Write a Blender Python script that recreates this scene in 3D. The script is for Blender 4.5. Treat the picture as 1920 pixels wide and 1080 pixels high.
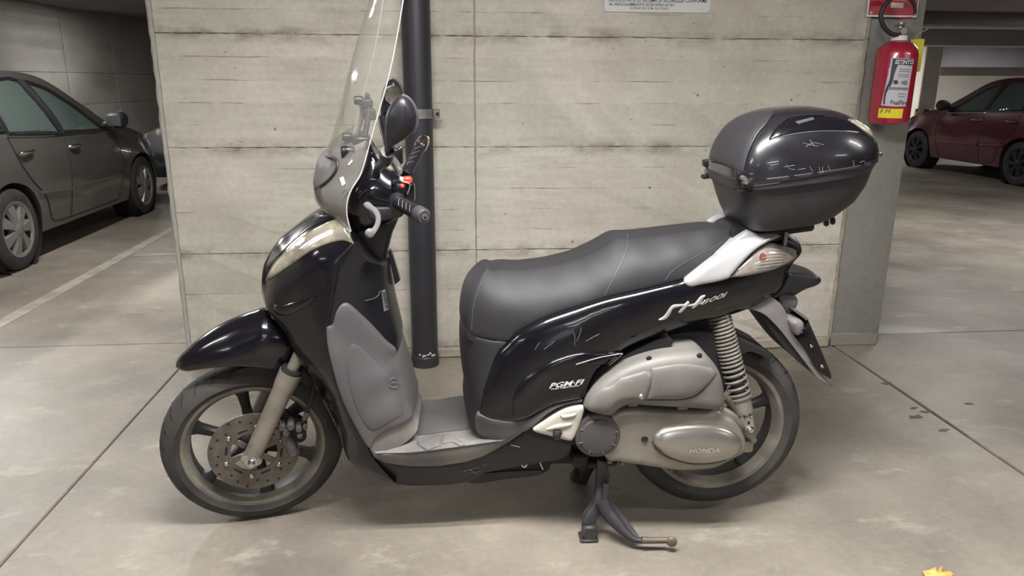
import bpy, bmesh, math, random
import numpy as np
from mathutils import Vector, Matrix, geometry
from mathutils.bvhtree import BVHTree
random.seed(7)
for o in list(bpy.data.objects): bpy.data.objects.remove(o)
S = bpy.context.scene
COL = S.collection
# ------------------------------------------------------------------ camera, light, exposure
CH, CD, YAW, PIT, ROL, FPX = 1.3594, 3.5775, 0.09307, 0.27185, 0.00513, 1393.4
cam = bpy.data.cameras.new('camera'); camo = bpy.data.objects.new('camera', cam); COL.objects.link(camo)
cf = Vector((math.sin(YAW)*math.cos(PIT), math.cos(YAW)*math.cos(PIT), -math.sin(PIT)))
cr0 = Vector((math.cos(YAW), -math.sin(YAW), 0)); cu0 = cr0.cross(cf)
cr = cr0*math.cos(ROL)+cu0*math.sin(ROL); cu = -cr0*math.sin(ROL)+cu0*math.cos(ROL)
CO = Vector((0, -CD, CH))
camo.matrix_world = Matrix(((cr.x, cu.x, -cf.x, CO.x), (cr.y, cu.y, -cf.y, CO.y), (cr.z, cu.z, -cf.z, CO.z), (0, 0, 0, 1)))
cam.sensor_width = 36; cam.lens = 36*FPX/1920; cam.clip_start = .05; cam.clip_end = 200
S.camera = camo
W = bpy.data.worlds.new('world'); S.world = W; W.use_nodes = True
W.node_tree.nodes['Background'].inputs[0].default_value = (.78, .86, 1, 1)
W.node_tree.nodes['Background'].inputs[1].default_value = 1.2
S.view_settings.view_transform = 'Standard'; S.view_settings.look = 'None'; S.view_settings.gamma = 1
S.view_settings.use_curve_mapping = False
S.view_settings.exposure = 0.64

def tube_fill_light(x, y, z, length, watts, along='x', wid=.05, col=(1, .985, .955)):
    l = bpy.data.lights.new('tube_light', 'AREA'); l.shape = 'RECTANGLE'; l.size = length; l.size_y = wid
    l.energy = watts; l.color = col
    o = bpy.data.objects.new('tube_light', l); COL.objects.link(o); o.location = (x, y, z)
    if along == 'y': o.rotation_euler.z = math.pi/2
    return o
CEIL = 2.46
for lx, ly, w, al in ((.15, -2.22, 44, 'x'), (.15, -2.40, 44, 'x'), (-2.9, -2.6, 24, 'x'), (3.4, -2.7, 30, 'x'), (.3, -5.6, 24, 'x'), (-3.4, -5.6, 24, 'x'), (4.2, -5.8, 22, 'x'), (.4, -7.9, 22, 'x'),  # first pair over the scooter inferred from highlights, rest of row added fill
                      (-4.3, 2.7, 150, 'y'), (-2.2, 1.9, 40, 'y'), (-4.4, 8.4, 150, 'y'), (4.9, 2.6, 52, 'y'), (9.8, 6.5, 40, 'y'), (8.5, 13.6, 170, 'x'), (14.0, 13.8, 90, 'x'), (5.2, 9.8, 26, 'y')):  # tube above the grey car inferred from its roof, others added as fill
    tube_fill_light(lx, ly, CEIL-.06, 1.5, w, al)

# ------------------------------------------------------------------ frames and measuring
class Frame:
    """A local frame; near side is local -y.  at(px,py,y): the point of the photo lying on local plane y=-y."""
    def __init__(s, M): s.M = M.copy(); s.I = M.inverted(); s.o = s.I @ CO
    def ray(s, px, py):
        d = cf + cr*((px-960)/FPX) - cu*((py-540)/FPX)
        return s.I.to_3x3() @ d
    def origin(s, px, py): return s.o
    def at(s, px, py, y):
        d = s.ray(px, py); t = (-y - s.o.y)/d.y
        return s.o + d*t
    def atz(s, px, py, z):
        d = s.ray(px, py); t = (z - s.o.z)/d.z
        return s.o + d*t
    def atx(s, px, py, x):
        d = s.ray(px, py); t = (x - s.o.x)/d.x
        return s.o + d*t

# ------------------------------------------------------------------ materials
def lin(h):
    h = h.lstrip('#'); r = []
    for i in (0, 2, 4):
        c = int(h[i:i+2], 16)/255
        r.append(c/12.92 if c <= .04045 else ((c+.055)/1.055)**2.4)
    return (*r, 1)
def mat(name, col, rough=.5, metal=0., var=.0, scale=12., bump=0., bscale=60., coat=0., col2=None, thr=(.4, .65), spec=.5, emit=0, rvar=0.):
    m = bpy.data.materials.new(name); m.use_nodes = True; nt = m.node_tree; b = nt.nodes['Principled BSDF']
    b.inputs['Base Color'].default_value = lin(col); b.inputs['Roughness'].default_value = rough
    b.inputs['Metallic'].default_value = metal; b.inputs['Coat Weight'].default_value = coat
    b.inputs['Specular IOR Level'].default_value = spec
    if coat: b.inputs['Coat Roughness'].default_value = .03
    L = nt.links.new
    tc = nt.nodes.new('ShaderNodeTexCoord')
    if col2 or var:
        n = nt.nodes.new('ShaderNodeTexNoise'); n.inputs['Scale'].default_value = scale; n.inputs['Detail'].default_value = 6
        L(tc.outputs['Object'], n.inputs['Vector'])
        r = nt.nodes.new('ShaderNodeValToRGB'); r.color_ramp.elements[0].position = thr[0]; r.color_ramp.elements[1].position = thr[1]
        c1 = lin(col); c2 = lin(col2) if col2 else tuple(min(1, c*(1+var)) for c in c1[:3])+(1,)
        if not col2: c1 = tuple(c*(1-var) for c in c1[:3])+(1,)
        r.color_ramp.elements[0].color = c1; r.color_ramp.elements[1].color = c2
        L(n.outputs['Fac'], r.inputs['Fac']); L(r.outputs['Color'], b.inputs['Base Color'])
        if rvar:
            mp = nt.nodes.new('ShaderNodeMapRange'); mp.inputs[3].default_value = rough; mp.inputs[4].default_value = rough+rvar
            L(n.outputs['Fac'], mp.inputs[0]); L(mp.outputs[0], b.inputs['Roughness'])
    if bump:
        n2 = nt.nodes.new('ShaderNodeTexNoise'); n2.inputs['Scale'].default_value = bscale; n2.inputs['Detail'].default_value = 3
        L(tc.outputs['Object'], n2.inputs['Vector'])
        bp = nt.nodes.new('ShaderNodeBump'); bp.inputs['Strength'].default_value = bump; bp.inputs['Distance'].default_value = .002
        L(n2.outputs['Fac'], bp.inputs['Height']); L(bp.outputs['Normal'], b.inputs['Normal'])
    if emit:
        b.inputs['Emission Color'].default_value = lin(col); b.inputs['Emission Strength'].default_value = emit
    return m

def glass(name, col, alpha_tint, haze, rough=.05):
    """clear sheet: mostly see-through, a little milky, glossy"""
    m = bpy.data.materials.new(name); m.use_nodes = True; nt = m.node_tree; nt.nodes.clear(); L = nt.links.new
    out = nt.nodes.new('ShaderNodeOutputMaterial')
    tr = nt.nodes.new('ShaderNodeBsdfTransparent'); tr.inputs[0].default_value = lin(alpha_tint)
    df = nt.nodes.new('ShaderNodeBsdfDiffuse'); df.inputs[0].default_value = lin(col)
    gl = nt.nodes.new('ShaderNodeBsdfGlossy'); gl.inputs['Roughness'].default_value = rough
    m1 = nt.nodes.new('ShaderNodeMixShader'); m1.inputs[0].default_value = haze
    L(tr.outputs[0], m1.inputs[1]); L(df.outputs[0], m1.inputs[2])
    lw = nt.nodes.new('ShaderNodeLayerWeight'); lw.inputs[0].default_value = .5
    pw = nt.nodes.new('ShaderNodeMath'); pw.operation = 'POWER'; L(lw.outputs['Facing'], pw.inputs[0]); pw.inputs[1].default_value = 4
    fr = nt.nodes.new('ShaderNodeMath'); fr.operation = 'MULTIPLY_ADD'; L(pw.outputs[0], fr.inputs[0]); fr.inputs[1].default_value = .5; fr.inputs[2].default_value = .03
    m2 = nt.nodes.new('ShaderNodeMixShader'); L(fr.outputs[0], m2.inputs[0]); L(m1.outputs[0], m2.inputs[1]); L(gl.outputs[0], m2.inputs[2])
    L(m2.outputs[0], out.inputs[0]); return m

def concrete(name, c_lo, c_hi, boards=False, rough=.75, big=1.1, pits=True, stain='#6c655b', spots=0.0, bump=.35, rvar=0.):
    m = bpy.data.materials.new(name); m.use_nodes = True; nt = m.node_tree; b = nt.nodes['Principled BSDF']; L = nt.links.new
    b.inputs['Roughness'].default_value = rough; b.inputs['Specular IOR Level'].default_value = .3
    tc = nt.nodes.new('ShaderNodeTexCoord'); N = nt.nodes.new
    def noise(scale, detail=5, vec=None, stretch=None, rough=.6):
        n = N('ShaderNodeTexNoise'); n.inputs['Scale'].default_value = scale; n.inputs['Detail'].default_value = detail; n.inputs['Roughness'].default_value = rough
        if stretch:
            mp = N('ShaderNodeMapping'); mp.inputs['Scale'].default_value = stretch; L(tc.outputs['Object'], mp.inputs[0]); L(mp.outputs[0], n.inputs['Vector'])
        else: L(tc.outputs['Object'], n.inputs['Vector'])
        return n
    def ramp(src, p0, p1, c0=(0, 0, 0, 1), c1=(1, 1, 1, 1)):
        r = N('ShaderNodeValToRGB'); e = r.color_ramp.elements; e[0].position = p0; e[1].position = p1; e[0].color = c0; e[1].color = c1
        L(src, r.inputs['Fac']); return r.outputs['Color']
    def mix(fac, a, bb, t='MIX'):
        x = N('ShaderNodeMix'); x.data_type = 'RGBA'; x.blend_type = t
        if isinstance(fac, float): x.inputs[0].default_value = fac
        else: L(fac, x.inputs[0])
        for k, v in ((6, a), (7, bb)):
            if isinstance(v, tuple): x.inputs[k].default_value = v
            else: L(v, x.inputs[k])
        return x.outputs[2]
    base = ramp(noise(big, 8, rough=.62).outputs['Fac'], .34, .68, lin(c_lo), lin(c_hi))
    fine = ramp(noise(38, 4).outputs['Fac'], .3, .75, (.86, .86, .86, 1), (1.06, 1.06, 1.06, 1))
    col = mix(.8, base, fine, 'MULTIPLY')
    height = noise(55, 5).outputs['Fac']
    if boards:
        sx = N('ShaderNodeSeparateXYZ'); L(tc.outputs['Object'], sx.inputs[0])
        wob = noise(3.0, 4, stretch=(1, 1, .3))
        # z + wobble, in units of one board (0.1 m)
        ma = N('ShaderNodeMath'); ma.operation = 'MULTIPLY_ADD'; L(wob.outputs['Fac'], ma.inputs[0]); ma.inputs[1].default_value = .016; L(sx.outputs['Z'], ma.inputs[2])
        mb = N('ShaderNodeMath'); mb.operation = 'MULTIPLY_ADD'; L(ma.outputs[0], mb.inputs[0]); mb.inputs[1].default_value = 10.0; mb.inputs[2].default_value = .37
        fl = N('ShaderNodeMath'); fl.operation = 'FLOOR'; L(mb.outputs[0], fl.inputs[0])
        fr = N('ShaderNodeMath'); fr.operation = 'FRACT'; L(mb.outputs[0], fr.inputs[0])
        wn = N('ShaderNodeTexWhiteNoise'); wn.noise_dimensions = '1D'; L(fl.outputs[0], wn.inputs['W'])
        tone = ramp(wn.outputs['Value'], 0, 1, (.93, .93, .92, 1), (1.04, 1.035, 1.02, 1))
        col = mix(1.0, col, tone, 'MULTIPLY')
        # horizontal grain streaks, patchy
        gr = ramp(noise(5, 7, stretch=(.5, 1, 6)).outputs['Fac'], .34, .60, (.80, .79, .765, 1), (1.04, 1.04, 1.04, 1))
        pat = ramp(noise(1.3, 5).outputs['Fac'], .38, .62)
        pf_ = N('ShaderNodeMath'); pf_.operation = 'MULTIPLY'; L(pat, pf_.inputs[0]); pf_.inputs[1].default_value = .8
        col = mix(pf_.outputs[0], col, gr, 'MULTIPLY')
        # green and pink casts of old formwork
        tint = ramp(noise(.9, 4, stretch=(1, 1, 1.6)).outputs['Fac'], .38, .62, (.965, 1.0, .95, 1), (1.03, .99, .985, 1))
        col = mix(.9, col, tint, 'MULTIPLY')
        # cement slurry staining along the panel joints
        z1 = N('ShaderNodeMath'); z1.operation = 'MULTIPLY_ADD'; L(ma.outputs[0], z1.inputs[0]); z1.inputs[1].default_value = 2.0; z1.inputs[2].default_value = -.126
        z2 = N('ShaderNodeMath'); z2.operation = 'PINGPONG'; L(z1.outputs[0], z2.inputs[0]); z2.inputs[1].default_value = .5
        zb = ramp(z2.outputs[0], .012, .11, (1, 1, 1, 1), (0, 0, 0, 1))
        zn = ramp(noise(3.5, 8, stretch=(1, 1, 2), rough=.7).outputs['Fac'], .44, .62)
        zm = N('ShaderNodeMath'); zm.operation = 'MULTIPLY'; L(zb, zm.inputs[0]); L(zn, zm.inputs[1])
        zf = N('ShaderNodeMath'); zf.operation = 'MULTIPLY'; L(zm.outputs[0], zf.inputs[0]); zf.inputs[1].default_value = .78
        col = mix(zf.outputs[0], col, lin('#746a5e'))
        # board edges: broken dark lines
        d = N('ShaderNodeMath'); d.operation = 'LESS_THAN'; L(fr.outputs[0], d.inputs[0]); d.inputs[1].default_value = .05
        br = ramp(noise(2.6, 6, stretch=(1, 1, 2.5)).outputs['Fac'], .5, .6)
        dm = N('ShaderNodeMath'); dm.operation = 'MULTIPLY'; L(d.outputs[0], dm.inputs[0]); L(br, dm.inputs[1])
        dk = N('ShaderNodeMath'); dk.operation = 'MULTIPLY'; L(dm.outputs[0], dk.inputs[0]); dk.inputs[1].default_value = .62
        col = mix(dk.outputs[0], col, lin('#6b6257'))
        hs = N('ShaderNodeMath'); hs.operation = 'MULTIPLY_ADD'; L(dm.outputs[0], hs.inputs[0]); hs.inputs[1].default_value = -.8; L(height, hs.inputs[2]); height = hs.outputs[0]
    if pits:
        vo = N('ShaderNodeTexVoronoi'); vo.inputs['Scale'].default_value = 11; L(tc.outputs['Object'], vo.inputs['Vector'])
        p = ramp(vo.outputs['Distance'], .05, .085, (1, 1, 1, 1), (0, 0, 0, 1))
        sel = ramp(noise(4.5, 2).outputs['Fac'], .47, .54)
        pm = N('ShaderNodeMath'); pm.operation = 'MULTIPLY'; L(p, pm.inputs[0]); L(sel, pm.inputs[1])
        pf = N('ShaderNodeMath'); pf.operation = 'MULTIPLY'; L(pm.outputs[0], pf.inputs[0]); pf.inputs[1].default_value = .7
        col = mix(pf.outputs[0], col, lin('#4d463d'))
        v2 = N('ShaderNodeTexVoronoi'); v2.inputs['Scale'].default_value = 23; mp2 = N('ShaderNodeMapping'); mp2.inputs['Scale'].default_value = (.55, 1, 1.5)
        L(tc.outputs['Object'], mp2.inputs[0]); L(mp2.outputs[0], v2.inputs['Vector'])
        q2 = ramp(v2.outputs['Distance'], .07, .14, (1, 1, 1, 1), (0, 0, 0, 1)); s2 = ramp(noise(7, 3).outputs['Fac'], .53, .60)
        m2_ = N('ShaderNodeMath'); m2_.operation = 'MULTIPLY'; L(q2, m2_.inputs[0]); L(s2, m2_.inputs[1])
        m3_ = N('ShaderNodeMath'); m3_.operation = 'MULTIPLY'; L(m2_.outputs[0], m3_.inputs[0]); m3_.inputs[1].default_value = .5
        col = mix(m3_.outputs[0], col, lin('#665d52'))
    st = ramp(noise(2.2, 9, rough=.7).outputs['Fac'], .58, .76)
    sf = N('ShaderNodeMath'); sf.operation = 'MULTIPLY'; L(st, sf.inputs[0]); sf.inputs[1].default_value = .35
    col = mix(sf.outputs[0], col, lin(stain))
    if spots:
        vp = ramp(noise(5, 9, rough=.75, stretch=(.6, 1.3, 1)).outputs['Fac'], .56, .66)
        vf = N('ShaderNodeMath'); vf.operation = 'MULTIPLY'; L(vp, vf.inputs[0]); vf.inputs[1].default_value = spots
        col = mix(vf.outputs[0], col, lin('#b9b3a4'))
    L(col, b.inputs['Base Color'])
    if rvar:
        rr = N('ShaderNodeMapRange'); rr.inputs[3].default_value = rough-rvar; rr.inputs[4].default_value = rough+rvar
        L(noise(1.6, 6).outputs['Fac'], rr.inputs[0]); L(rr.outputs[0], b.inputs['Roughness'])
    bp = N('ShaderNodeBump'); bp.inputs['Strength'].default_value = bump; bp.inputs['Distance'].default_value = .004
    L(height, bp.inputs['Height']); L(bp.outputs['Normal'], b.inputs['Normal'])
    return m

M = dict(
    wall=concrete('board_marked_concrete', '#afaaa2', '#cbc7c0', boards=True),
    seam=concrete('rough_seam_concrete', '#8d8578', '#aaa395', rough=.9, big=5),
    floor=concrete('worn_floor_concrete', '#706961', '#968e82', rough=.5, big=1.3, pits=False, spots=.35, bump=.12, rvar=.16, stain='#7d756b'),
    spall=mat('spalled_concrete', '#6a635a', .9, var=.2, scale=60, bump=.6, bscale=180),
    joint=mat('joint_dirt', '#4a433a', .95, var=.2),
    pillar=concrete('smooth_grey_paint', '#7f7d77', '#8c8a84', rough=.6, pits=False, bump=.08),
    far=concrete('far_concrete', '#a09d96', '#b2aea6', rough=.85, pits=False),
    ceil=concrete('ceiling_concrete', '#939096', '#a5a2a5', rough=.85, pits=False),
    dark_beam=concrete('beam_concrete', '#7d7a82', '#8d8990', rough=.85, pits=False),
    pipe=mat('black_pipe_plastic', '#2b2a30', .45, var=.12, scale=5, bump=.05),
    chip=mat('chipped_white', '#b9b6b4', .7),
    clamp=mat('zinc_clamp', '#8e8c88', .4, metal=.7, var=.15),
    gloss=mat('gloss_black_paint', '#0d0c12', .14, coat=.5, spec=.35, var=.1, rvar=.1, scale=9),
    satin=mat('satin_black_plastic', '#19181d', .38, var=.12, bump=.08, bscale=300),
    matte=mat('matte_black_plastic', '#222125', .55, var=.12, bump=.15, bscale=400),
    vinyl=mat('seat_vinyl', '#262529', .54, var=.1, scale=7, bump=.3, bscale=520, rvar=.08),
    stitch=mat('seat_piping', '#434147', .5),
    grey=mat('worn_grey_plastic', '#4f4d50', .55, var=.1, scale=6, bump=.2, bscale=350, col2='#5b5859'),
    dusty=mat('dusty_grey_plastic', '#625f5f', .7, scale=7, bump=.25, bscale=260, col2='#817d78', thr=(.42, .66)),
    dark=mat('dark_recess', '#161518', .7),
    rubber=mat('tyre_rubber', '#2b2a2b', .72, scale=9, col2='#3d3a38', bump=.2, bscale=120),
    rim=mat('dusty_alloy', '#6a655f', .5, metal=.35, scale=11, col2='#8a847a', bump=.1),
    spoke=mat('black_alloy', '#201f21', .5, var=.2, bump=.1),
    alloy=mat('cast_alloy', '#817c75', .45, metal=.5, scale=8, col2='#96918a', bump=.15, bscale=200),
    forkm=mat('fork_alloy', '#99938a', .42, metal=.5, scale=14, col2='#857f76'),
    airbox=mat('grey_airbox_plastic', '#625f5c', .48, scale=6, col2='#75726e', bump=.12, bscale=300),
    chrome=mat('chrome', '#c9c8c6', .15, metal=1.),
    silver=mat('silver_paint', '#b3b2b4', .3, metal=.3, coat=.5, var=.03),
    lever=mat('lever_alloy', '#8d8d8f', .38, metal=.5, var=.05),
    polish=mat('polished_cover', '#a7a49e', .27, metal=.8, scale=8, col2='#98948d'),
    disc=mat('brake_disc_steel', '#635d56', .45, metal=.6, scale=30, col2='#736d66'),
    caliper=mat('caliper_grey', '#5b5854', .55, metal=.3, var=.2, scale=20),
    rustm=mat('worn_rusty_steel', '#5d554d', .55, metal=.4, scale=25, col2='#7b6f62'),
    spring=mat('dusty_spring', '#6e6963', .55, metal=.3, scale=30, col2='#857f77'),
    standm=mat('stand_black_steel', '#333135', .5, metal=.2, scale=10, col2='#4b484b', thr=(.5, .75)),
    cream=mat('cream_plastic', '#bbb7ad', .5, scale=8, col2='#aba69b'),
    lens=mat('lens_amber_grey', '#6f6a60', .12, coat=1., scale=18, col2='#98927f', bump=.35, bscale=90),
    tlens=mat('tail_lens', '#857d78', .15, coat=1., var=.12, scale=40),
    orange=mat('orange_reflector', '#64392e', .35, coat=.4),
    red=mat('red_switch', '#d2402c', .35), amber=mat('amber_plastic', '#e8a040', .3),
    white=mat('white_sticker', '#d8d8d4', .5), txt=mat('badge_silver', '#bdbdbf', .28, metal=.5),
    print=mat('black_print', '#37383c', .6), printw=mat('white_print', '#d0cdcd', .5),
    case=mat('case_textured_black', '#2e2d31', .48, var=.1, bump=.35, bscale=450),
    casegl=mat('case_gloss_black', '#1b1a1f', .2, coat=.7, var=.15, rvar=.12, scale=14),
    scratch=mat('scratched_plastic', '#6f6e71', .6),
    screen=glass('windscreen_clear', '#e0ded9', '#fafaf8', .055), screen2=glass('deflector_smoke', '#b4b1ad', '#e4e1dd', .20),
    carglass=glass('car_window', '#8b9995', '#b9cdc6', .28, .03),
    bead=mat('screen_edge', '#b1aeaa', .3),
    extred=mat('extinguisher_red', '#9c1d36', .3, coat=.6, var=.05),
    signred=mat('sign_red', '#a32034', .4), yellow=mat('yellow_card', '#c9c22e', .5), yellow2=mat('yellow_label', '#dccb20', .5),
    label=mat('label_paper', '#b9b7bb', .5), navy=mat('label_navy', '#26253a', .5), midgrey=mat('label_grey', '#77757c', .5),
    plate=mat('notice_white', '#c4c4c2', .45, var=.02),
    brass=mat('valve_metal', '#a7a3a0', .25, metal=.8),
    carL=mat('grey_metallic_paint', '#6b6763', .3, metal=.5, coat=1.), carR=mat('dark_red_paint', '#571527', .35, metal=.2, coat=1.),
    carD=mat('dark_blue_paint', '#15161c', .3, metal=.3, coat=1.),
    cap=mat('wheel_cover_silver', '#8d8b88', .4, metal=.5), carblk=mat('car_black_trim', '#1e1e20', .5),
    leafm=mat('dry_leaf', '#d8c26a', .6, scale=40, col2='#c69a4a'), bay=mat('faded_line_paint', '#9c968c', .7, scale=6, col2='#8b847b', thr=(.45, .6)),
    haz=mat('hazard_yellow', '#c9a52a', .5),
)

# ------------------------------------------------------------------ mesh helpers
def link(name, me, m, parent=None, matrix=None, sharp=38):
    for p in me.polygons: p.use_smooth = True
    if sharp is not None: me.set_sharp_from_angle(angle=math.radians(sharp))
    o = bpy.data.objects.new(name, me); COL.objects.link(o)
    if isinstance(m, (list, tuple)):
        for k in m: me.materials.append(k)
    elif m: me.materials.append(m)
    if parent: o.parent = parent
    if parent and parent.name in FRAMED: FRAMED.add(o.name)
    elif matrix is not None: o.matrix_basis = matrix; FRAMED.add(o.name)
    return o
FRAMED = set()      # names of objects that already carry (or inherit) their frame's matrix
def mesh(name, vs, fs, recalc=True):
    me = bpy.data.meshes.new(name); me.from_pydata([tuple(v) for v in vs], [], [tuple(f) for f in fs])
    bm = bmesh.new(); bm.from_mesh(me)
    bmesh.ops.remove_doubles(bm, verts=bm.verts, dist=1e-5)
    if recalc: bmesh.ops.recalc_face_normals(bm, faces=bm.faces)
    bm.to_mesh(me); bm.free(); return me
def empty(name, loc=(0, 0, 0), parent=None, matrix=None):
    o = bpy.data.objects.new(name, None); COL.objects.link(o); o.empty_display_size = .1
    if parent: o.parent = parent
    if parent and parent.name in FRAMED: FRAMED.add(o.name)
    elif matrix is not None: o.matrix_basis = matrix; FRAMED.add(o.name)
    else: o.location = loc
    return o
def tag(o, label=None, cat=None, group=None, kind=None):
    for k, v in (('label', label), ('category', cat), ('group', group), ('kind', kind)):
        if v: o[k] = v
    return o
def box(name, c, size, m, parent=None, bevel=.003, matrix=None, rot=None, seg=1):
    bm = bmesh.new(); bmesh.ops.create_cube(bm, size=1)
    bmesh.ops.scale(bm, verts=bm.verts, vec=size)
    if bevel: bmesh.ops.bevel(bm, geom=list(bm.edges), offset=min(bevel, min(size)*.45), segments=seg, affect='EDGES', profile=.5)
    if rot is not None: bmesh.ops.rotate(bm, verts=bm.verts, matrix=rot)
    bmesh.ops.translate(bm, verts=bm.verts, vec=c)
    me = bpy.data.meshes.new(name); bm.to_mesh(me); bm.free()
    return link(name, me, m, parent, matrix)
def catmull(P, n, closed=False, corner=None):
    """resample list of numpy vectors with Catmull-Rom; n: pieces per segment (int or func of length)"""
    P = [np.asarray(p, float) for p in P]; N = len(P); out = []
    for i in range(N if closed else N-1):
        p1, p2 = P[i], P[(i+1) % N]
        p0 = P[i-1] if (closed or i > 0) else p1
        p3 = P[(i+2) % N] if (closed or i+2 < N) else p2
        if corner and corner[i]: p0 = p1 + (p1-p2)*.0 if False else p1
        if corner and corner[(i+1) % N]: p3 = p2
        k = n(np.linalg.norm(p2[:3]-p1[:3])) if callable(n) else n
        for j in range(k):
            t = j/k; t2 = t*t; t3 = t2*t
            out.append(.5*((2*p1)+(-p0+p2)*t+(2*p0-5*p1+4*p2-p3)*t2+(-p0+3*p1-3*p2+p3)*t3))
    if not closed: out.append(P[-1])
    return out
def tube(name, pts, r, m, parent=None, n=10, matrix=None, closed=False, sub=6, caps=True, flat=1.0):
    pts = [np.array(p, float) for p in pts]
    rr = [r]*len(pts) if not isinstance(r, (list, tuple)) else list(r)
    if sub > 1:
        q = catmull([np.append(p, a) for p, a in zip(pts, rr)], sub, closed)
        pts = [a[:3] for a in q]; rr = [max(a[3], 1e-4) for a in q]
    vs, fs = [], []; N = len(pts); up = None
    for i in range(N):
        a = pts[(i-1) % N] if (closed or i > 0) else pts[i]; b = pts[(i+1) % N] if (closed or i < N-1) else pts[i]
        t = b-a; t = t/(np.linalg.norm(t)+1e-12)
        if up is None:
            up = np.array([0, 0, 1.]) if abs(t[2]) < .9 else np.array([0, 1., 0])
        s = np.cross(t, up); s /= np.linalg.norm(s)+1e-12; up = np.cross(s, t)
        for k in range(n):
            g = 2*math.pi*k/n; vs.append(pts[i]+rr[i]*(math.cos(g)*s+math.sin(g)*up*flat))
    for i in range(N if closed else N-1):
        for k in range(n):
            a = i*n+k; b = i*n+(k+1) % n; c = ((i+1) % N)*n+(k+1) % n; d = ((i+1) % N)*n+k; fs.append((a, b, c, d))
    if caps and not closed: fs += [tuple(range(n)), tuple(range((N-1)*n, N*n))]
    return link(name, mesh(name, vs, fs), m, parent, matrix)
def lathe_data(profile, c, axis='y', seg=48):
    vs, fs = [], []; n = len(profile)
    for i in range(seg):
        g = 2*math.pi*i/seg; C, Q = math.cos(g), math.sin(g)
        for r, a in profile:
            v = (r*C, a, r*Q) if axis == 'y' else ((r*C, r*Q, a) if axis == 'z' else (a, r*C, r*Q))
            vs.append((c[0]+v[0], c[1]+v[1], c[2]+v[2]))
    for i in range(seg):
        for j in range(n-1):
            a = i*n+j; b = ((i+1) % seg)*n+j; fs.append((a, a+1, b+1, b))
    return vs, fs
def lathe(name, profile, c, m, parent=None, axis='y', seg=48, matrix=None, sharp=38):
    vs, fs = lathe_data(profile, c, axis, seg)
    return link(name, mesh(name, vs, fs), m, parent, matrix, sharp)

def parse(fr, pts, y0, c0):
    out, corner, opn = [], [], []
    for p in pts:
        fl = ''.join(q for q in p if isinstance(q, str)); nums = [q for q in p if not isinstance(q, str)]
        if 'm' in fl:
            x, z = nums[0], nums[1]; y = nums[2] if len(nums) > 2 else y0
        else:
            y = nums[2] if len(nums) > 2 else y0
            v = fr.at(nums[0], nums[1], y); x, z = v.x, v.z
        out.append(np.array([x, z, y, nums[3] if len(nums) > 3 else c0])); corner.append('c' in fl); opn.append('o' in fl)
    return out, corner, opn
def edge_dist(Q, L):
    A = L[:, :2]; B = np.roll(A, -1, 0); d = B-A; dd = (d**2).sum(1)+1e-12
    t = np.clip(((Q[:, None]-A[None])*d[None]).sum(2)/dd, 0, 1)
    C = A[None]+t[..., None]*d[None]
    return np.sqrt(((Q[:, None]-C)**2).sum(2)).min(1)
def inside(Q, L):
    A = L[:, :2]; B = np.roll(A, -1, 0); c = np.zeros(len(Q), bool)
    for a, b in zip(A, B):
        k = ((a[1] > Q[:, 1]) != (b[1] > Q[:, 1]))
        xx = (b[0]-a[0])*(Q[:, 1]-a[1])/((b[1]-a[1]) if abs(b[1]-a[1]) > 1e-12 else 1e-12)+a[0]
        c ^= k & (Q[:, 0] < xx)
    return c
def fill(L, grid, rings=()):
    """triangulate closed 2D loop with interior grid points, with extra rows close to the edge where it is rounded"""
    RP = []
    if rings:
        area = .5*np.sum(L[:, 0]*np.roll(L[:, 1], -1)-np.roll(L[:, 0], -1)*L[:, 1]); sg = 1 if area > 0 else -1
        tg = np.roll(L[:, :2], -1, 0)-np.roll(L[:, :2], 1, 0); tg /= np.linalg.norm(tg, axis=1)[:, None]+1e-12
        nn = np.stack([-tg[:, 1], tg[:, 0]], 1)*sg
        for d in rings:
            q = L[:, :2]+nn*d; ok = inside(q, L); ok &= edge_dist(q, L) > d*.93
            RP.append(q[ok])
        rmax = max(rings)
    lo, hi = L[:, :2].min(0), L[:, :2].max(0)
    gx = np.arange(lo[0]+grid*.5, hi[0], grid); gz = np.arange(lo[1]+grid*.5, hi[1], grid)
    Q = np.array([(x+(.5*grid if k % 2 else 0), z) for k, z in enumerate(gz) for x in gx]).reshape(-1, 2)
    if len(Q):
        Q = Q[inside(Q, L)]
        if len(Q): Q = Q[edge_dist(Q, L) > (max(grid*.45, rmax+grid*.35) if rings else grid*.45)]
    if RP: Q = np.concatenate([Q.reshape(-1, 2)]+RP)
    n = len(L); V = [Vector(p) for p in L[:, :2]]+[Vector(p) for p in Q]
    r = geometry.delaunay_2d_cdt(V, [], [list(range(n))], 1, 1e-7)
    return [np.array(v) for v in r[0]], [list(f) for f in r[2]], n
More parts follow.
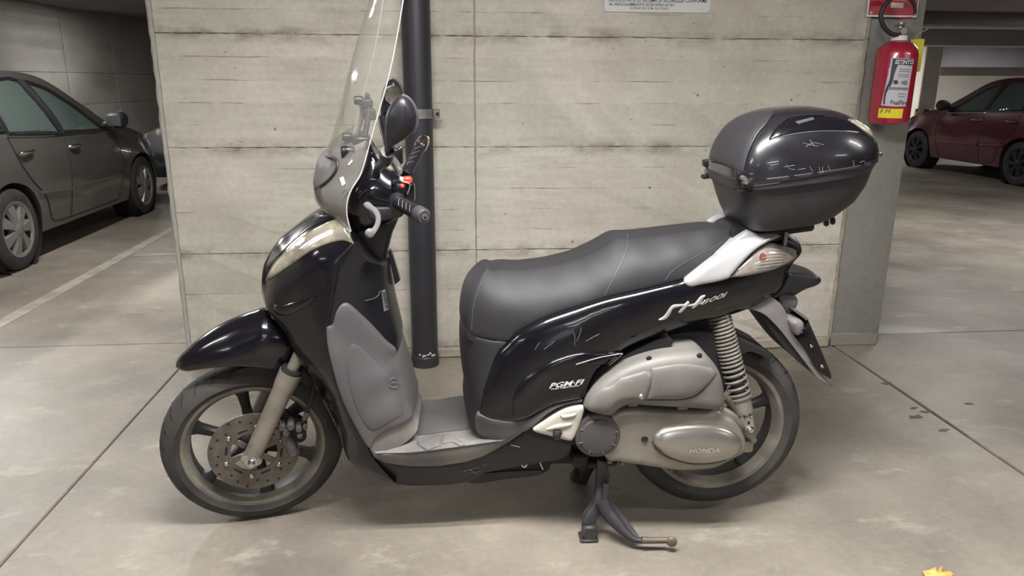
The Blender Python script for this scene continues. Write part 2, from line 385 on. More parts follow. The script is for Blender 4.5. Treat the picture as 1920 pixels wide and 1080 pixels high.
def shell(name, fr, pts, m, parent, y0=.1, bulge=.0, R=.04, ctrl=(), crown=.0, mirror=True, grid=.013, step=.008, thick=.006, k=6, smooth=.0015, sharp=38, p=0):
    """solid panel: closed side outline with half-widths, inflated, mirrored about the centre plane and bridged"""
    P, corner, opn = parse(fr, pts, y0, crown)
    seg = lambda d: max(1, int(math.ceil(d/step)))
    loop = []; op = []; N = len(P)
    for i in range(N):
        p1, p2 = P[i], P[(i+1) % N]; p0 = p1 if corner[i] else P[i-1]; p3 = p2 if corner[(i+1) % N] else P[(i+2) % N]
        n = seg(np.linalg.norm(p2[:2]-p1[:2]))
        for j in range(n):
            t = j/n; t2 = t*t; t3 = t2*t
            loop.append(.5*((2*p1)+(-p0+p2)*t+(2*p0-5*p1+4*p2-p3)*t2+(-p0+3*p1-3*p2+p3)*t3)); op.append(opn[i])
    L = np.array(loop)
    V, F, n = fill(L, grid, [R*f for f in (.03, .12, .28, .5)] if bulge and R*.5 > .004 else ())
    Q = np.array(V)
    ks = max(1, len(L)//110); src = [L[::ks, :3]]
    if ctrl:
        c, _, _ = parse(fr, ctrl, y0, 0); src.append(np.array(c)[:, :3])
    src = np.concatenate(src); ctr = src[:, :2].mean(0); sca = np.ptp(src[:, :2], axis=0).max()
    def tps(r2): return .5*r2*np.log(r2+1e-12)
    A = (src[:, :2]-ctr)/sca; B = (Q-ctr)/sca; na = len(A)
    K = tps(((A[:, None]-A[None])**2).sum(2))+smooth*np.eye(na); O1 = np.c_[np.ones(na), A]
    sol = np.linalg.lstsq(np.block([[K, O1], [O1.T, np.zeros((3, 3))]]), np.r_[src[:, 2], np.zeros(3)], rcond=None)[0]
    Y = tps(((B[:, None]-A[None])**2).sum(2)) @ sol[:na]+np.c_[np.ones(len(B)), B] @ sol[na:]
    ed = edge_dist(Q, L); s = np.minimum(ed/R, 1); Y = Y+bulge*np.sqrt(np.clip(1-(1-s)**2, 0, 1))
    Y[:n] = L[:, 2]
    vs = [(q[0], -y, q[1]) for q, y in zip(Q, Y)]; fs = [tuple(f) for f in F]; nv = len(vs)
    area = .5*np.sum(L[:, 0]*np.roll(L[:, 1], -1)-np.roll(L[:, 0], -1)*L[:, 1]); sg = 1 if area > 0 else -1
    tg = np.roll(L[:, :2], -1, 0)-np.roll(L[:, :2], 1, 0); tg /= np.linalg.norm(tg, axis=1)[:, None]+1e-12
    nr = np.stack([tg[:, 1], -tg[:, 0]], 1)*sg
    if mirror:
        vs += [(v[0], -v[1], v[2]) for v in vs]; fs += [tuple(nv+i for i in reversed(f)) for f in F]
        rows = [list(range(n))]
        for a in range(1, k):
            t = -1+2*a/k; row = []
            for i in range(n):
                b = L[i, 3]*(1-t*t); row.append(len(vs)); vs.append((L[i, 0]+nr[i, 0]*b, L[i, 2]*t, L[i, 1]+nr[i, 1]*b))
            rows.append(row)
        rows.append([nv+i for i in range(n)])
    else:
        vs += [(v[0], v[1]+thick, v[2]) for v in vs]; fs += [tuple(nv+i for i in reversed(f)) for f in F]
        rows = [list(range(n)), [nv+i for i in range(n)]]
    for a in range(len(rows)-1):
        for i in range(n):
            if op[i]: continue
            j = (i+1) % n; fs.append((rows[a][i], rows[a+1][i], rows[a+1][j], rows[a][j]))
    return link(name, mesh(name, vs, fs), m, parent, getattr(fr, 'rel', None), sharp)

def bvh(*obs):
    vs, fs = [], []
    for o in obs:
        b = len(vs)
        vs += [v.co.copy() for v in o.data.vertices]; fs += [[b+i for i in p.vertices] for p in o.data.polygons]
    return BVHTree.FromPolygons(vs, fs)
def cast(fr, tree, px, py):
    d = fr.ray(px, py).normalized(); h = tree.ray_cast(fr.origin(px, py), d)
    return (h[0], h[1]) if h[0] is not None else (None, None)
def patch(name, fr, hosts, pts, m, parent, off=.002, rise=.0, Rpx=8., depth=.004, mirror=False, step=5., grid=9., y0=.15, sharp=38, rel=None):
    """thin raised piece laid on a host surface; outline measured on the photo, carried to the surface of the host"""
    tree = hosts if isinstance(hosts, BVHTree) else bvh(*(hosts if isinstance(hosts, (list, tuple)) else [hosts]))
    corner = ['c' in q for q in pts]; P = [np.array([q[0], q[1], 0.]) for q in pts]
    L = np.array(catmull(P, lambda d: max(1, int(d/step)), True, corner))
    V, F, n = fill(L, grid, [Rpx*f for f in (.05, .17, .36, .62)] if rise else ()); Q = np.array(V)
    ed = edge_dist(Q, L); s = np.minimum(ed/Rpx, 1); up = off+rise*np.sqrt(np.clip(1-(1-s)**2, 0, 1))
    H = [cast(fr, tree, *q) for q in Q]; good = [-h[0].y for h in H if h[0] is not None]
    ya = sum(good)/len(good) if good else y0
    loc, nrm = [], []
    for q, h in zip(Q, H):
        if h[0] is None: loc.append(fr.at(q[0], q[1], ya)); nrm.append(Vector((0, -1, 0)))
        else:
            nn = h[1] if h[1].dot(fr.ray(*q)) < 0 else -h[1]
            loc.append(h[0]); nrm.append(nn)
    vs = [a+b*u for a, b, u in zip(loc, nrm, up)]; nv = len(vs); fs = [tuple(f) for f in F]
    vs += [a-b*depth for a, b in zip(loc, nrm)]; fs += [tuple(nv+i for i in reversed(f)) for f in F]
    for i in range(n):
        j = (i+1) % n; fs.append((i, j, nv+j, nv+i))
    if mirror:
        link(name, mesh(name, [Vector((v.x, -v.y, v.z)) for v in vs], [tuple(reversed(f)) for f in fs]), m, parent, rel if rel is not None else getattr(fr, 'rel', None), sharp)
    return link(name, mesh(name, vs, fs), m, parent, rel if rel is not None else getattr(fr, 'rel', None), sharp)
def line_on(name, fr, hosts, pts, r, m, parent, n=6, off=.0, sub=6, step=None):
    tree = hosts if isinstance(hosts, BVHTree) else bvh(*(hosts if isinstance(hosts, (list, tuple)) else [hosts]))
    q = catmull([np.array([p[0], p[1], 0.]) for p in pts], sub); out = []
    for a in q:
        l, nn = cast(fr, tree, a[0], a[1])
        if l is not None: out.append(l+nn*off)
    if len(out) < 2: return None
    return tube(name, out, r, m, parent, n=n, sub=1, matrix=getattr(fr, 'rel', None))
def ribbon(pts, w):
    P = [np.array(p[:2], float) for p in pts]; ws = [p[2] if len(p) > 2 else w for p in pts]; l, r = [], []
    for i, p in enumerate(P):
        t = P[min(i+1, len(P)-1)]-P[max(i-1, 0)]; t /= np.linalg.norm(t)+1e-9; nn = np.array([-t[1], t[0]])*ws[i]/2
        l.append(tuple(p+nn)); r.append(tuple(p-nn))
    return [(*a, 'c') if i in (0, len(l)-1) else a for i, a in enumerate(l)]+[(*a, 'c') if i in (0, len(r)-1) else a for i, a in enumerate(reversed(r))]
def glyphs(s, bold=0.0):
    c = bpy.data.curves.new('t', 'FONT'); c.body = s; c.size = 1; c.resolution_u = 2; c.offset = bold
    o = bpy.data.objects.new('t', c); COL.objects.link(o); bpy.context.view_layer.update()
    me = bpy.data.meshes.new_from_object(o.evaluated_get(bpy.context.evaluated_depsgraph_get()))
    bpy.data.objects.remove(o)
    v = np.array([w.co[:] for w in me.vertices]); f = [tuple(p.vertices) for p in me.polygons]
    v[:, 0] -= v[:, 0].min(); v[:, 1] -= min(v[:, 1].min(), 0); v[:, 0] /= v[:, 0].max(); v[:, 1] /= v[:, 1].max()
    return v, f
def text_on(name, fr, hosts, s, p0, p1, p2, m, parent, off=.0025, bold=0.0, y0=None, depth=.0015):
    """lettering carried onto a host surface: p0 lower-left, p1 lower-right, p2 upper-left, on the photo"""
    v, f = glyphs(s, bold)
    tree = None if hosts is None else (hosts if isinstance(hosts, BVHTree) else bvh(*(hosts if isinstance(hosts, (list, tuple)) else [hosts])))
    vs = []; back = []
    for a in v:
        x = p0[0]+(p1[0]-p0[0])*a[0]+(p2[0]-p0[0])*a[1]; y = p0[1]+(p1[1]-p0[1])*a[0]+(p2[1]-p0[1])*a[1]
        if tree:
            l, nn = cast(fr, tree, x, y)
            if l is None: l = vs[-1] if vs else fr.at(x, y, .2); nn = Vector((0, -1, 0))
            if nn.dot(fr.ray(x, y)) > 0: nn = -nn
        else: l = fr.at(x, y, y0); nn = Vector((0, -1, 0))
        vs.append(l+nn*off)
    me = mesh(name, vs, f, recalc=False)
    return link(name, me, m, parent, getattr(fr, 'rel', None), None)
class Side:
    """side elevation in centimetres: looks along +y at a body centred on y = 0"""
    rel = None
    def ray(s, px, py): return Vector((0, 1, 0))
    def origin(s, px, py): return Vector((px/100, -4, py/100))
    def at(s, px, py, y): return Vector((px/100, -y, py/100))
SD = Side()
WF = Frame(Matrix.Identity(4))      # the wall's own frame: near side of the wall is y = 0
# ------------------------------------------------------------------ setting
def struct(o, label=None): o['kind'] = 'structure'; return o
def slabmesh(name, x0, x1, z0, z1, m, parent, y_front, y_back, jit=.002, bev=.004, step=.05, plane='xz'):
    """cast slab with slightly uneven arrises; plane xz faces -y, plane yz faces +x (x0,x1 run along y), plane xy faces +z"""
    rnd = random.Random(name+str(x0)+str(z0)); pts = []
    nx = max(2, min(60, int((x1-x0)/step))); nz = max(2, min(60, int((z1-z0)/step)))
    for i in range(nx): pts.append((x0+(x1-x0)*i/nx, z0))
    for i in range(nz): pts.append((x1, z0+(z1-z0)*i/nz))
    for i in range(nx): pts.append((x1-(x1-x0)*i/nx, z1))
    for i in range(nz): pts.append((x0, z1-(z1-z0)*i/nz))
    n = len(pts); cx, cz = (x0+x1)/2, (z0+z1)/2
    out = [(a+rnd.uniform(-jit, jit), b+rnd.uniform(-jit, jit)) for a, b in pts]
    inn = [(a+math.copysign(bev, cx-a)*(abs(a-x0) < 1e-6 or abs(a-x1) < 1e-6)+rnd.uniform(-jit, jit)*.6, b+math.copysign(bev, cz-b)*(abs(b-z0) < 1e-6 or abs(b-z1) < 1e-6)+rnd.uniform(-jit, jit)*.6) for a, b in pts]
    V3 = {'xz': lambda a, b, d: (a, d, b), 'yz': lambda a, b, d: (-d, a, b), 'xy': lambda a, b, d: (a, b, -d)}[plane]
    db = y_front+bev*.8 if y_back > y_front else y_front-bev*.8
    vs = [V3(a, b, y_front) for a, b in inn]+[V3(a, b, db) for a, b in out]+[V3(a, b, y_back) for a, b in out]
    fs = [tuple(range(n))]
    for r in range(2):
        for i in range(n): fs.append((r*n+i, r*n+(i+1) % n, (r+1)*n+(i+1) % n, (r+1)*n+i))
    fs.append(tuple(range(3*n-1, 2*n-1, -1)))
    return link(name, mesh(name, vs, fs), m, parent, None, 30)

XL, XR = -1.300, 2.072                         # saw cuts running away from the camera
floor = struct(box('floor', (5, 8, -.075), (38, 40, .11), M['joint'], bevel=0))
edgesx = [-12, XL, XR, 20]
for i in range(3):
    yj = [.32, .25, .165][i]
    for a, b in ((-11, yj), (yj, 27)):
        g = .004 if i == 0 else .007
        x0 = edgesx[i]+(.003 if i == 1 else .004 if i == 2 else 0); x1 = edgesx[i+1]-(.003 if i == 0 else .010 if i == 1 else 0)
        slabmesh('slab', x0, x1, a+.003, b-.003, M['floor'], floor, 0, .03, jit=.0012 if i < 2 else .003, bev=.004, step=.06, plane='xy')
ceil = struct(box('ceiling', (5, 8, CEIL+.1), (38, 40, .2), M['ceil'], bevel=0))
# middle wall
WX0, WX1 = -1.272, 2.028
wallm = struct(box('wall_middle', ((WX0+WX1)/2, .170, CEIL/2), (WX1-WX0-.004, .322, CEIL), M['seam'], bevel=.002))
XJ = WF.at(891, 270, 0).x
zr = [.055, .555, 1.055, 1.555, 2.055, CEIL]
for a, b in zip(zr, zr[1:]):
    for c, d in ((WX0+.022, XJ-.003), (XJ+.003, WX1)):
        slabmesh('panel', c, d, a+.0012, b-.0008, M['wall'], wallm, random.uniform(-.002, .001), .03, jit=.0016, step=.022, bev=.0025)
slabmesh('chamfer', WX0-.004, WX0+.020, 0, CEIL, M['far'], wallm, .004, .03, jit=.003, step=.04, bev=.008)
slabmesh('ragged_edge', WX1-.004, WX1+.012, .03, CEIL, M['seam'], wallm, -.006, .03, jit=.006, step=.018, bev=.003)
base = struct(slabmesh('baseboard_middle', WX0+.01, WX1, 0, .056, M['seam'], None, -.022, .02, jit=.004, step=.03, bev=.01))
# grey pillar at the wall's right end
PX1 = 2.318
pil = struct(box('pillar', ((WX1+.006+PX1)/2, .26, CEIL/2), (PX1-WX1-.006, .50, CEIL), M['pillar'], bevel=.008, seg=2))
box('plinth', ((WX1+.006+PX1)/2, .006, .035), (PX1-WX1-.03, .012, .07), M['pillar'], pil, bevel=.004)
# left side wall with cast panels, far walls
SX = -5.8
lf = struct(box('wall_left', (SX-.2, 6, CEIL/2), (.36, 36, CEIL), M['joint'], bevel=0))
ycuts = [-11, -5, -1.5, 2.2, WF.atx(121, 103, SX).y, WF.atx(212, 103, SX).y, 17, 24]
for a, b in zip(ycuts, ycuts[1:]):
    for c, d in ((0, .95), (.95, 1.45), (1.45, CEIL)):
        slabmesh('panel', a+.01, b-.012, c+.003, d-.003, M['far'], lf, -SX, -SX+.03, jit=.002, step=.3, plane='yz')
struct(box('wall_far', (4, 17.2, CEIL/2), (40, .3, CEIL), M['far'], bevel=0))
struct(box('wall_right', (19.5, 6, CEIL/2), (.3, 36, CEIL), M['far'], bevel=0))
for nm, c, sz in (('wall_back', (-3.9, -9.2, CEIL/2), (6.4, .3, CEIL)), ('wall_back', (9.9, -9.2, CEIL/2), (19.2, .3, CEIL)), ('wall_back', (-.2, -9.2, .45), (1.2, .3, .9)), ('wall_back', (-.2, -9.2, 2.3), (1.2, .3, .32))):
    struct(box(nm, c, sz, M['far'], bevel=0))
# beams and a shade slab under the ceiling
def beam_at(y, px_bottom, h=None, x0=2.4, x1=19, m='dark_beam', dep=.4):
    z = WF.at(1820, px_bottom, -y).z
    struct(box('beam', ((x0+x1)/2, y+dep/2, (z+CEIL)/2), (x1-x0, dep, CEIL-z), M[m], bevel=.01))
beam_at(8.4, 46, m='dark_beam', dep=.5)
beam_at(16.2, 126, m='dark_beam', dep=.9)
beam_at(12.2, 86, m='ceil', dep=.5)
struct(box('beam', (-3.5, 8.0, CEIL-.03), (4.4, 3.0, .06), M['dark_beam'], bevel=.01))  # thin dark slab standing in for the shaded ceiling beyond the grey car
# far pillars with hazard guards
def far_pillar(px0, px1, y, label, guards):
    a = WF.at(px0, 180, -y).x; b = WF.at(px1, 180, -y).x
    p = struct(box('pillar', ((a+b)/2, y+.25, CEIL/2), (b-a, .5, CEIL), M['far'], bevel=.02))
far_pillar(1724, 1757, 13.2, '', 0)
def guard(px0, px1, py0, py1, y, label):
    a = WF.at(px0, py1, -y); b = WF.at(px1, py0, -y); g = empty('hazard_guard', ((a.x+b.x)/2, y, a.z-.5))
    tag(g, label, 'guard', 'striped corner guards')
    w = b.x-a.x; h = b.z-a.z+.5
    box('backing', (0, 0, h/2), (w, .04, h), M['carblk'], g, bevel=.004)
    for k in range(6):
        zc = h-.06-k*.15
        v = []
        for yy in (-.026, -.019):
            v += [(-w/2, yy, zc-.09), (w/2, yy, zc-.02), (w/2, yy, zc+.055), (-w/2, yy, zc-.015)]
        link('stripe', mesh('stripe', v, [(0, 1, 2, 3), (7, 6, 5, 4), (0, 4, 5, 1), (1, 5, 6, 2), (2, 6, 7, 3), (3, 7, 4, 0)]), M['haz'], g)
guard(1714, 1722, 204, 225, 12.6, 'narrow yellow and black striped guard left of the pillar beyond the red car')
guard(1728, 1746, 205, 225, 13.1, 'wider yellow and black striped guard on the pillar face beyond the red car')

# bay lines on the floor, worn
l1 = WF.atz(0, 595, 0); l2 = WF.atz(230, 490, 0)
tag(box('bay_line', ((l1.x+l2.x)/2, 2.2, .0012), (.09, 5.2, .0024), M['bay'], bevel=0), 'long faded white bay line beside the grey car running away', 'line')
l3 = WF.atz(280, 478, 0)
tag(box('bay_line', (-1.90, l3.y, .0014), (1.15, .08, .0026), M['bay'], bevel=0), 'short faded white cross line ending at the concrete wall', 'line')

# drain pipe
pc = WF.at(788, 340, .09); pr = .064
pipe = tag(empty('drain_pipe', (pc.x, -.09, 0)), 'black plastic drain pipe standing against the concrete wall', 'pipe')
lathe('pipe_body', [(.0, 0), (pr+.004, 0), (pr+.004, .05), (pr, .055), (pr, CEIL), (0, CEIL)], (0, 0, 0), M['pipe'], pipe, 'z', 40)
rn = random.Random(3)
for k in range(7):
    g = math.radians(-108+k*10+rn.uniform(-3, 3))
    box('paint_chip', ((pr+.005)*math.cos(g), (pr+.005)*math.sin(g), .072+rn.uniform(-.008, .008)), (.004, rn.uniform(.006, .014), rn.uniform(.006, .012)), M['chip'], pipe, bevel=.001, rot=Matrix.Rotation(g, 3, 'Z'))
zc = WF.at(800, 213, .09).z
cl = lathe('pipe_clamp', [(pr+.001, zc-.021), (pr+.006, zc-.021), (pr+.006, zc+.021), (pr+.001, zc+.021)], (0, 0, 0), M['clamp'], pipe, 'z', 36)
box('clamp_ear', (pr+.018, -.004, zc), (.03, .014, .04), M['clamp'], cl, bevel=.003)
lathe('bolt', [(0, -.018), (.008, -.018), (.008, -.008), (0, -.008)], (pr+.022, -.002, zc), M['dark'], cl, 'y', 6)

# white notice
sg = tag(empty('notice_sign', (1.0, -.003, 1.667)), 'white rectangular notice with black Italian lettering on the concrete wall', 'sign')
box('board', (0, 0, .13), (.499, .006, .26), M['plate'], sg, bevel=.001)
WS = Frame(Matrix.Translation((1.0, -.003, 1.667)))
def flat_text(name, fr, s, p0, p1, p2, m, parent, y0, bold=0): return text_on(name, fr, None, s, p0, p1, p2, m, parent, 0.0008, bold, y0)
flat_text('lettering', WS, 'NON DOTATO DI SISTEMA DI SICUREZZA CONFORME', (1141, 3.4), (1325.5, 5.2), (1141, -4.5), M['print'], sg, .003, .012)
flat_text('lettering', WS, 'AL REGOLAMENTO ECE/ONU 67-01', (1141.5, 10.5), (1263, 12.2), (1141.5, 3.9+1), M['print'], sg, .003, .012)
flat_text('lettering', WS, 'AI SENSI DEL D.M. 22/11/2002', (1181, 17.0), (1252.5, 18.2), (1181, 13), M['print'], sg, .003, .005)
box('screw_head', (-.24, -.004, .008), (.004, .004, .004), M['midgrey'], sg, bevel=.001)
box('screw_head', (.24, -.004, .008), (.004, .004, .004), M['midgrey'], sg, bevel=.001)

# red extinguisher sign
rs = tag(empty('extinguisher_sign', (2.136, -.012, 1.66)), 'red square sign with white border above the fire extinguisher', 'sign')
box('board', (0, 0, .125), (.25, .006, .25), M['white'], rs, bevel=.001)
box('red_field', (0, -.0035, .1275), (.238, .004, .238), M['signred'], rs, bevel=.0005)
box('pictogram', (.012, -.006, .105), (.088, .002, .06), M['white'], rs, bevel=0)
box('pictogram', (.018, -.006, .052), (.062, .002, .022), M['white'], rs, bevel=0)
lathe('screw_head', [(0, -.008), (.008, -.008), (.009, -.004), (0, -.004)], (-.108, 0, .018), M['clamp'], rs, 'y', 14)

# fire extinguisher
eb = WF.at(1661, 230, .10); et = WF.at(1689, 78, .10); ex = (eb.x+et.x)/2
FX = Frame(Matrix.Translation((ex, -.10, eb.z)))
fe = tag(empty('fire_extinguisher', (ex, -.10, eb.z)), 'red fire extinguisher with black hose hung on the grey pillar', 'extinguisher')
h = et.z-eb.z; er = .092
body = lathe('cylinder_body', [(0, -.006), (er-.02, -.006), (er-.006, .002), (er, .02), (er, h-.055), (er-.008, h-.03), (er-.03, h-.008), (.036, h+.002), (.034, h+.006), (0, h+.006)], (0, 0, 0), M['extred'], fe, 'z', 48)
lathe('neck_ring', [(0, h+.004), (.036, h+.004), (.034, h+.026), (0, h+.03)], (0, 0, 0), M['white'], fe, 'z', 24)
va = lathe('valve', [(0, h+.025), (.018, h+.025), (.02, h+.05), (.014, h+.055), (.014, h+.085), (0, h+.088)], (0, 0, 0), M['brass'], fe, 'z', 18)
box('lever', (-.005, -.02, h+.1), (.022, .11, .008), M['extred'], va, bevel=.002, rot=None)
box('lever', (-.005, -.015, h+.072), (.02, .09, .008), M['brass'], va, bevel=.002)
lathe('pressure_gauge', [(0, -.03), (.016, -.03), (.018, -.016), (0, -.016)], (0, 0, h+.045), M['brass'], va, 'y', 18)
hp = [FX.at(*q, .02) for q in ((1686, 66), (1671, 63), (1657, 50), (1651.5, 30), (1659, 10), (1676, -6), (1700, -8), (1714, 8), (1716, 26))]
tube('hose', hp, [.009, .0105, .0105, .0105, .0105, .0105, .0105, .009, .007], M['matte'], fe, n=10)
box('wall_bracket', (0, .082, h*.72), (.05, .03, .12), M['carblk'], fe, bevel=.004)
lab = patch('label', FX, body, [(1672, 108, 'c'), (1693, 109.5), (1712.5, 110.5, 'c'), (1706, 150), (1698, 199.5, 'c'), (1675, 199.5), (1652, 197.5, 'c'), (1663, 150)], M['label'], fe, off=.0018, depth=.002, step=4, grid=5)
ylab = patch('year_label', FX, body, [(1648.5, 202.5, 'c'), (1670, 204), (1693.5, 203.8, 'c'), (1690.5, 222, 'c'), (1668, 221.5), (1646, 220.5, 'c')], M['yellow2'], fe, off=.0018, depth=.002, step=4, grid=5)
hb = bvh(body)
patch('label_band', FX, hb, [(1674.5, 109.5, 'c'), (1711.5, 111.5, 'c'), (1710, 123, 'c'), (1684, 121, 'c'), (1678, 136), (1672, 158), (1662, 175), (1659, 196, 'c'), (1656, 196, 'c'), (1659, 172), (1668, 150), (1672, 125)], M['navy'], fe, off=.0028, depth=.0016, step=5, grid=7)
text_on('lettering', FX, hb, 'ESTINTO', (1678.5, 120), (1711, 121), (1680, 111.8), M['printw'], fe, off=.0040, bold=.03)
patch('label_band', FX, hb, [(1666, 163, 'c'), (1702, 164.5, 'c'), (1701, 169, 'c'), (1665, 168, 'c')], M['midgrey'], fe, off=.0028, depth=.0016, step=5, grid=7)
rn = random.Random(5)
for k, (x0, y0, x1) in enumerate(((1686, 129, 1706), (1686, 133, 1706), (1684, 139, 1704), (1684, 142.5, 1703), (1684, 175, 1697), (1684, 180, 1696))):
    patch('label_print', FX, hb, [(x0, y0, 'c'), (x1, y0+.8, 'c'), (x1-.3, y0+2.4, 'c'), (x0-.3, y0+1.6, 'c')], M['midgrey'], fe, off=.0028, depth=.0016, step=6, grid=6)
patch('label_print', FX, hb, [(1675, 151, 'c'), (1682, 150, 'c'), (1684, 156), (1677, 158)], M['print'], fe, off=.00348, depth=.0016, step=3, grid=5)
patch('label_print', FX, hb, [(1690, 152, 'c'), (1700, 151, 'c'), (1700, 159), (1689, 157)], M['midgrey'], fe, off=.0028, depth=.0016, step=3, grid=5)
text_on('lettering', FX, hb, 'PealFire', (1669, 196), (1700, 197), (1670.5, 187.5), M['print'], fe, off=.0034, bold=.01)
text_on('lettering', FX, hb, 'F.M', (1651, 212), (1668, 212.5), (1653, 204.5), M['print'], fe, off=.0034)
# inspection tag
ta = tag(empty('inspection_tag', WF.at(1718, 103, .03)), 'yellow rectangular inspection card hanging behind the fire extinguisher', 'tag')
TA = Frame(Matrix.Translation(WF.at(1718, 103, .03)))
shell('card', TA, [(1708, 74, 'c'), (1731, 73), (1734, 76), (1733, 78), (1725, 133), (1722, 135), (1714, 135, 'c'), (1710, 120)], M['yellow'], ta, y0=0, mirror=False, thick=.0012, step=.01, grid=.03)
tube('string', [TA.at(1716, 80, .001), TA.at(1719, 66, -.01), TA.at(1728, 60, -.02), TA.at(1741, 54, -.02)], .0011, M['white'], ta, n=5)

# spalled spots beside the saw cut on the right
rn = random.Random(21)
for k, (px, py, a, b) in enumerate(((1661, 719, 13, 3.5), (1713, 765, 10, 3), (1716, 782, 16, 5), (1768, 807, 14, 3.5), (1817, 757, 11, 3.5), (1735, 772, 12, 3))):
    q = [WF.atz(px+a*math.cos(g)*rn.uniform(.35, 1.1), py+b*math.sin(g)*rn.uniform(.35, 1.1), 0) for g in [2*math.pi*i/11 for i in range(11)]]
    vs = [(v.x, v.y, .0012) for v in q]+[(v.x, v.y, -.002) for v in q]; n = len(q)
    link('spalled_spot', mesh('spalled_spot', vs, [tuple(range(n)), tuple(range(2*n-1, n-1, -1))]+[(i, (i+1) % n, n+(i+1) % n, n+i) for i in range(n)]), M['spall'], floor)
# dry leaf at the front
lp = WF.atz(1757, 1082, 0)
lq = [(1729, 1070), (1741, 1072), (1753, 1069), (1755, 1074), (1762, 1066), (1766, 1067), (1767, 1072), (1781, 1073), (1786, 1082), (1776, 1090), (1768, 1102), (1752, 1096), (1742, 1090), (1734, 1082)]
LV = [WF.atz(a, b, .004) for a, b in lq]; cxy = sum((Vector(v) for v in LV), Vector())/len(LV)
vs = [(v.x-cxy.x, v.y-cxy.y, .002+.006*((k*7) % 3)) for k, v in enumerate(LV)]+[(0, 0, .004)]
vs += [(a, b, c+.0008) for a, b, c in vs]; n = len(LV)
fs = []
for i in range(n):
    j = (i+1) % n; fs += [(i, j, n), (n+1+j, n+1+i, 2*n+1), (i, j, n+1+j, n+1+i)]
lf_o = tag(link('dry_leaf', mesh('dry_leaf', vs, fs), M['leafm']), 'crumpled yellow dry leaf on the bare concrete floor', 'leaf')
lf_o.location = (cxy.x, cxy.y, 0)
# ------------------------------------------------------------------ scooter
MS = Matrix.Translation((.113, -1.415, 0)) @ Matrix.Rotation(math.radians(-1.9), 4, 'Z')
FS = Frame(MS); FS.rel = None
XF, RF, XB, RB, LIFT = -.717, .272, .735, .286, .022
STEER = math.radians(14); gp = Vector((XF-.098, 0, 0)); axs = Vector((math.sin(math.radians(26.5)), 0, math.cos(math.radians(26.5))))
REL = Matrix.Translation(gp) @ Matrix.Rotation(STEER, 4, axs) @ Matrix.Translation(-gp)
lo = min((REL @ Vector((XF+r*math.cos(g), y, RF+r*math.sin(g)))).z for g in [2*math.pi*i/180 for i in range(180)] for r, y in ((RF, 0), (RF-.004, .027), (RF-.004, -.027)))
REL = Matrix.Translation((0, 0, -lo)) @ REL
FT = Frame(MS @ REL); FT.rel = REL
sc = empty('scooter'); sc.matrix_basis = MS
tag(sc, 'black motor scooter with top case and tall windscreen parked on its centre stand', 'scooter')
V = Vector
def at(px, py, y): return FS.at(px, py, y)
def st(px, py, y): return FT.at(px, py, y)

# --- wheels
def wheel(name, c, R, w, fr, rimR, nspoke, a0, rimw, spoke_y=.0, label=None):
    e = empty(name, parent=sc, matrix=fr.rel) if fr.rel is not None else empty(name, parent=sc)
    prof = [(rimR-.004, -w*.78), (rimR+.012, -w*.92), (R-.045, -w), (R-.022, -w*.88), (R-.008, -w*.6), (R-.001, -w*.25), (R, 0)]
    prof = prof+[(r, -y) for r, y in reversed(prof[:-1])]
    lathe('tyre', prof, c, M['rubber'], e, 'y', 72)
    # tread grooves: shallow slanted cuts
    vs, fs = [], []
    for k in range(30):
        g = 2*math.pi*k/30
        for s in (-1, 1):
            b = len(vs); q = []
            for t, yy in ((0, .25), (.03, .55), (.075, .86)):
                r = R+.0008 if yy < .5 else (R-.0055 if yy < .8 else R-.019)
                q.append((r, s*w*yy, g+t*1.2))
            for (r, y, gg) in q:
                for dg in (-.006, .006): vs.append((c[0]+r*math.cos(gg+dg), c[1]+y, c[2]+r*math.sin(gg+dg)))
            fs += [(b, b+1, b+3, b+2), (b+2, b+3, b+5, b+4)]
    tag(link('tread_groove', mesh('tread_groove', vs, fs), M['dark'], e), kind='stuff')
    h = rimw
    rp = [(rimR-.028, -h*.45), (rimR-.020, -h*.8), (rimR-.012, -h*.98), (rimR, -h), (rimR+.003, -h*.9), (rimR+.003, h*.9), (rimR, h), (rimR-.012, h*.98), (rimR-.020, h*.8), (rimR-.028, h*.45)]
    lathe('rim_lip', rp[:5], c, M['rim'], e, 'y', 72)
    lathe('rim_barrel', rp[4:]+[rp[0]], c, M['spoke'], e, 'y', 72)
    lathe('hub', [(0, -.045), (.03, -.045), (.045, -.035), (.05, -.02), (.05, .02), (.045, .035), (.03, .045), (0, .045)], c, M['spoke'], e, 'y', 32)
    for k in range(nspoke):
        g = a0+2*math.pi*k/nspoke; vs, fs = [], []
        for r, wd, th in ((.03, .022, .022), (.07, .016, .018), (rimR*.6, .0135, .014), (rimR-.045, .016, .016), (rimR-.022, .026, .022)):
            cx, cz = c[0]+r*math.cos(g), c[2]+r*math.sin(g); tx, tz = -math.sin(g), math.cos(g)
            for a, b in ((-1, -.6), (-.55, -1), (.55, -1), (1, -.6), (1, .6), (.55, 1), (-.55, 1), (-1, .6)):
                vs.append((cx+tx*a*wd, c[1]+spoke_y+b*th, cz+tz*a*wd))
        for i in range(4):
            for j in range(8): fs.append((i*8+j, i*8+(j+1) % 8, i*8+8+(j+1) % 8, i*8+8+j))
        fs += [tuple(range(7, -1, -1)), tuple(range(32, 40))]
        link('spoke', mesh('spoke', vs, fs), M['spoke'], e)
    return e
fw = wheel('front_wheel', (XF, 0, RF), RF, .054, FT, .214, 6, math.radians(96), .043)
rw = wheel('rear_wheel', (XB, 0, RB+LIFT), RB, .066, FS, .219, 5, math.radians(20), .056, .0)
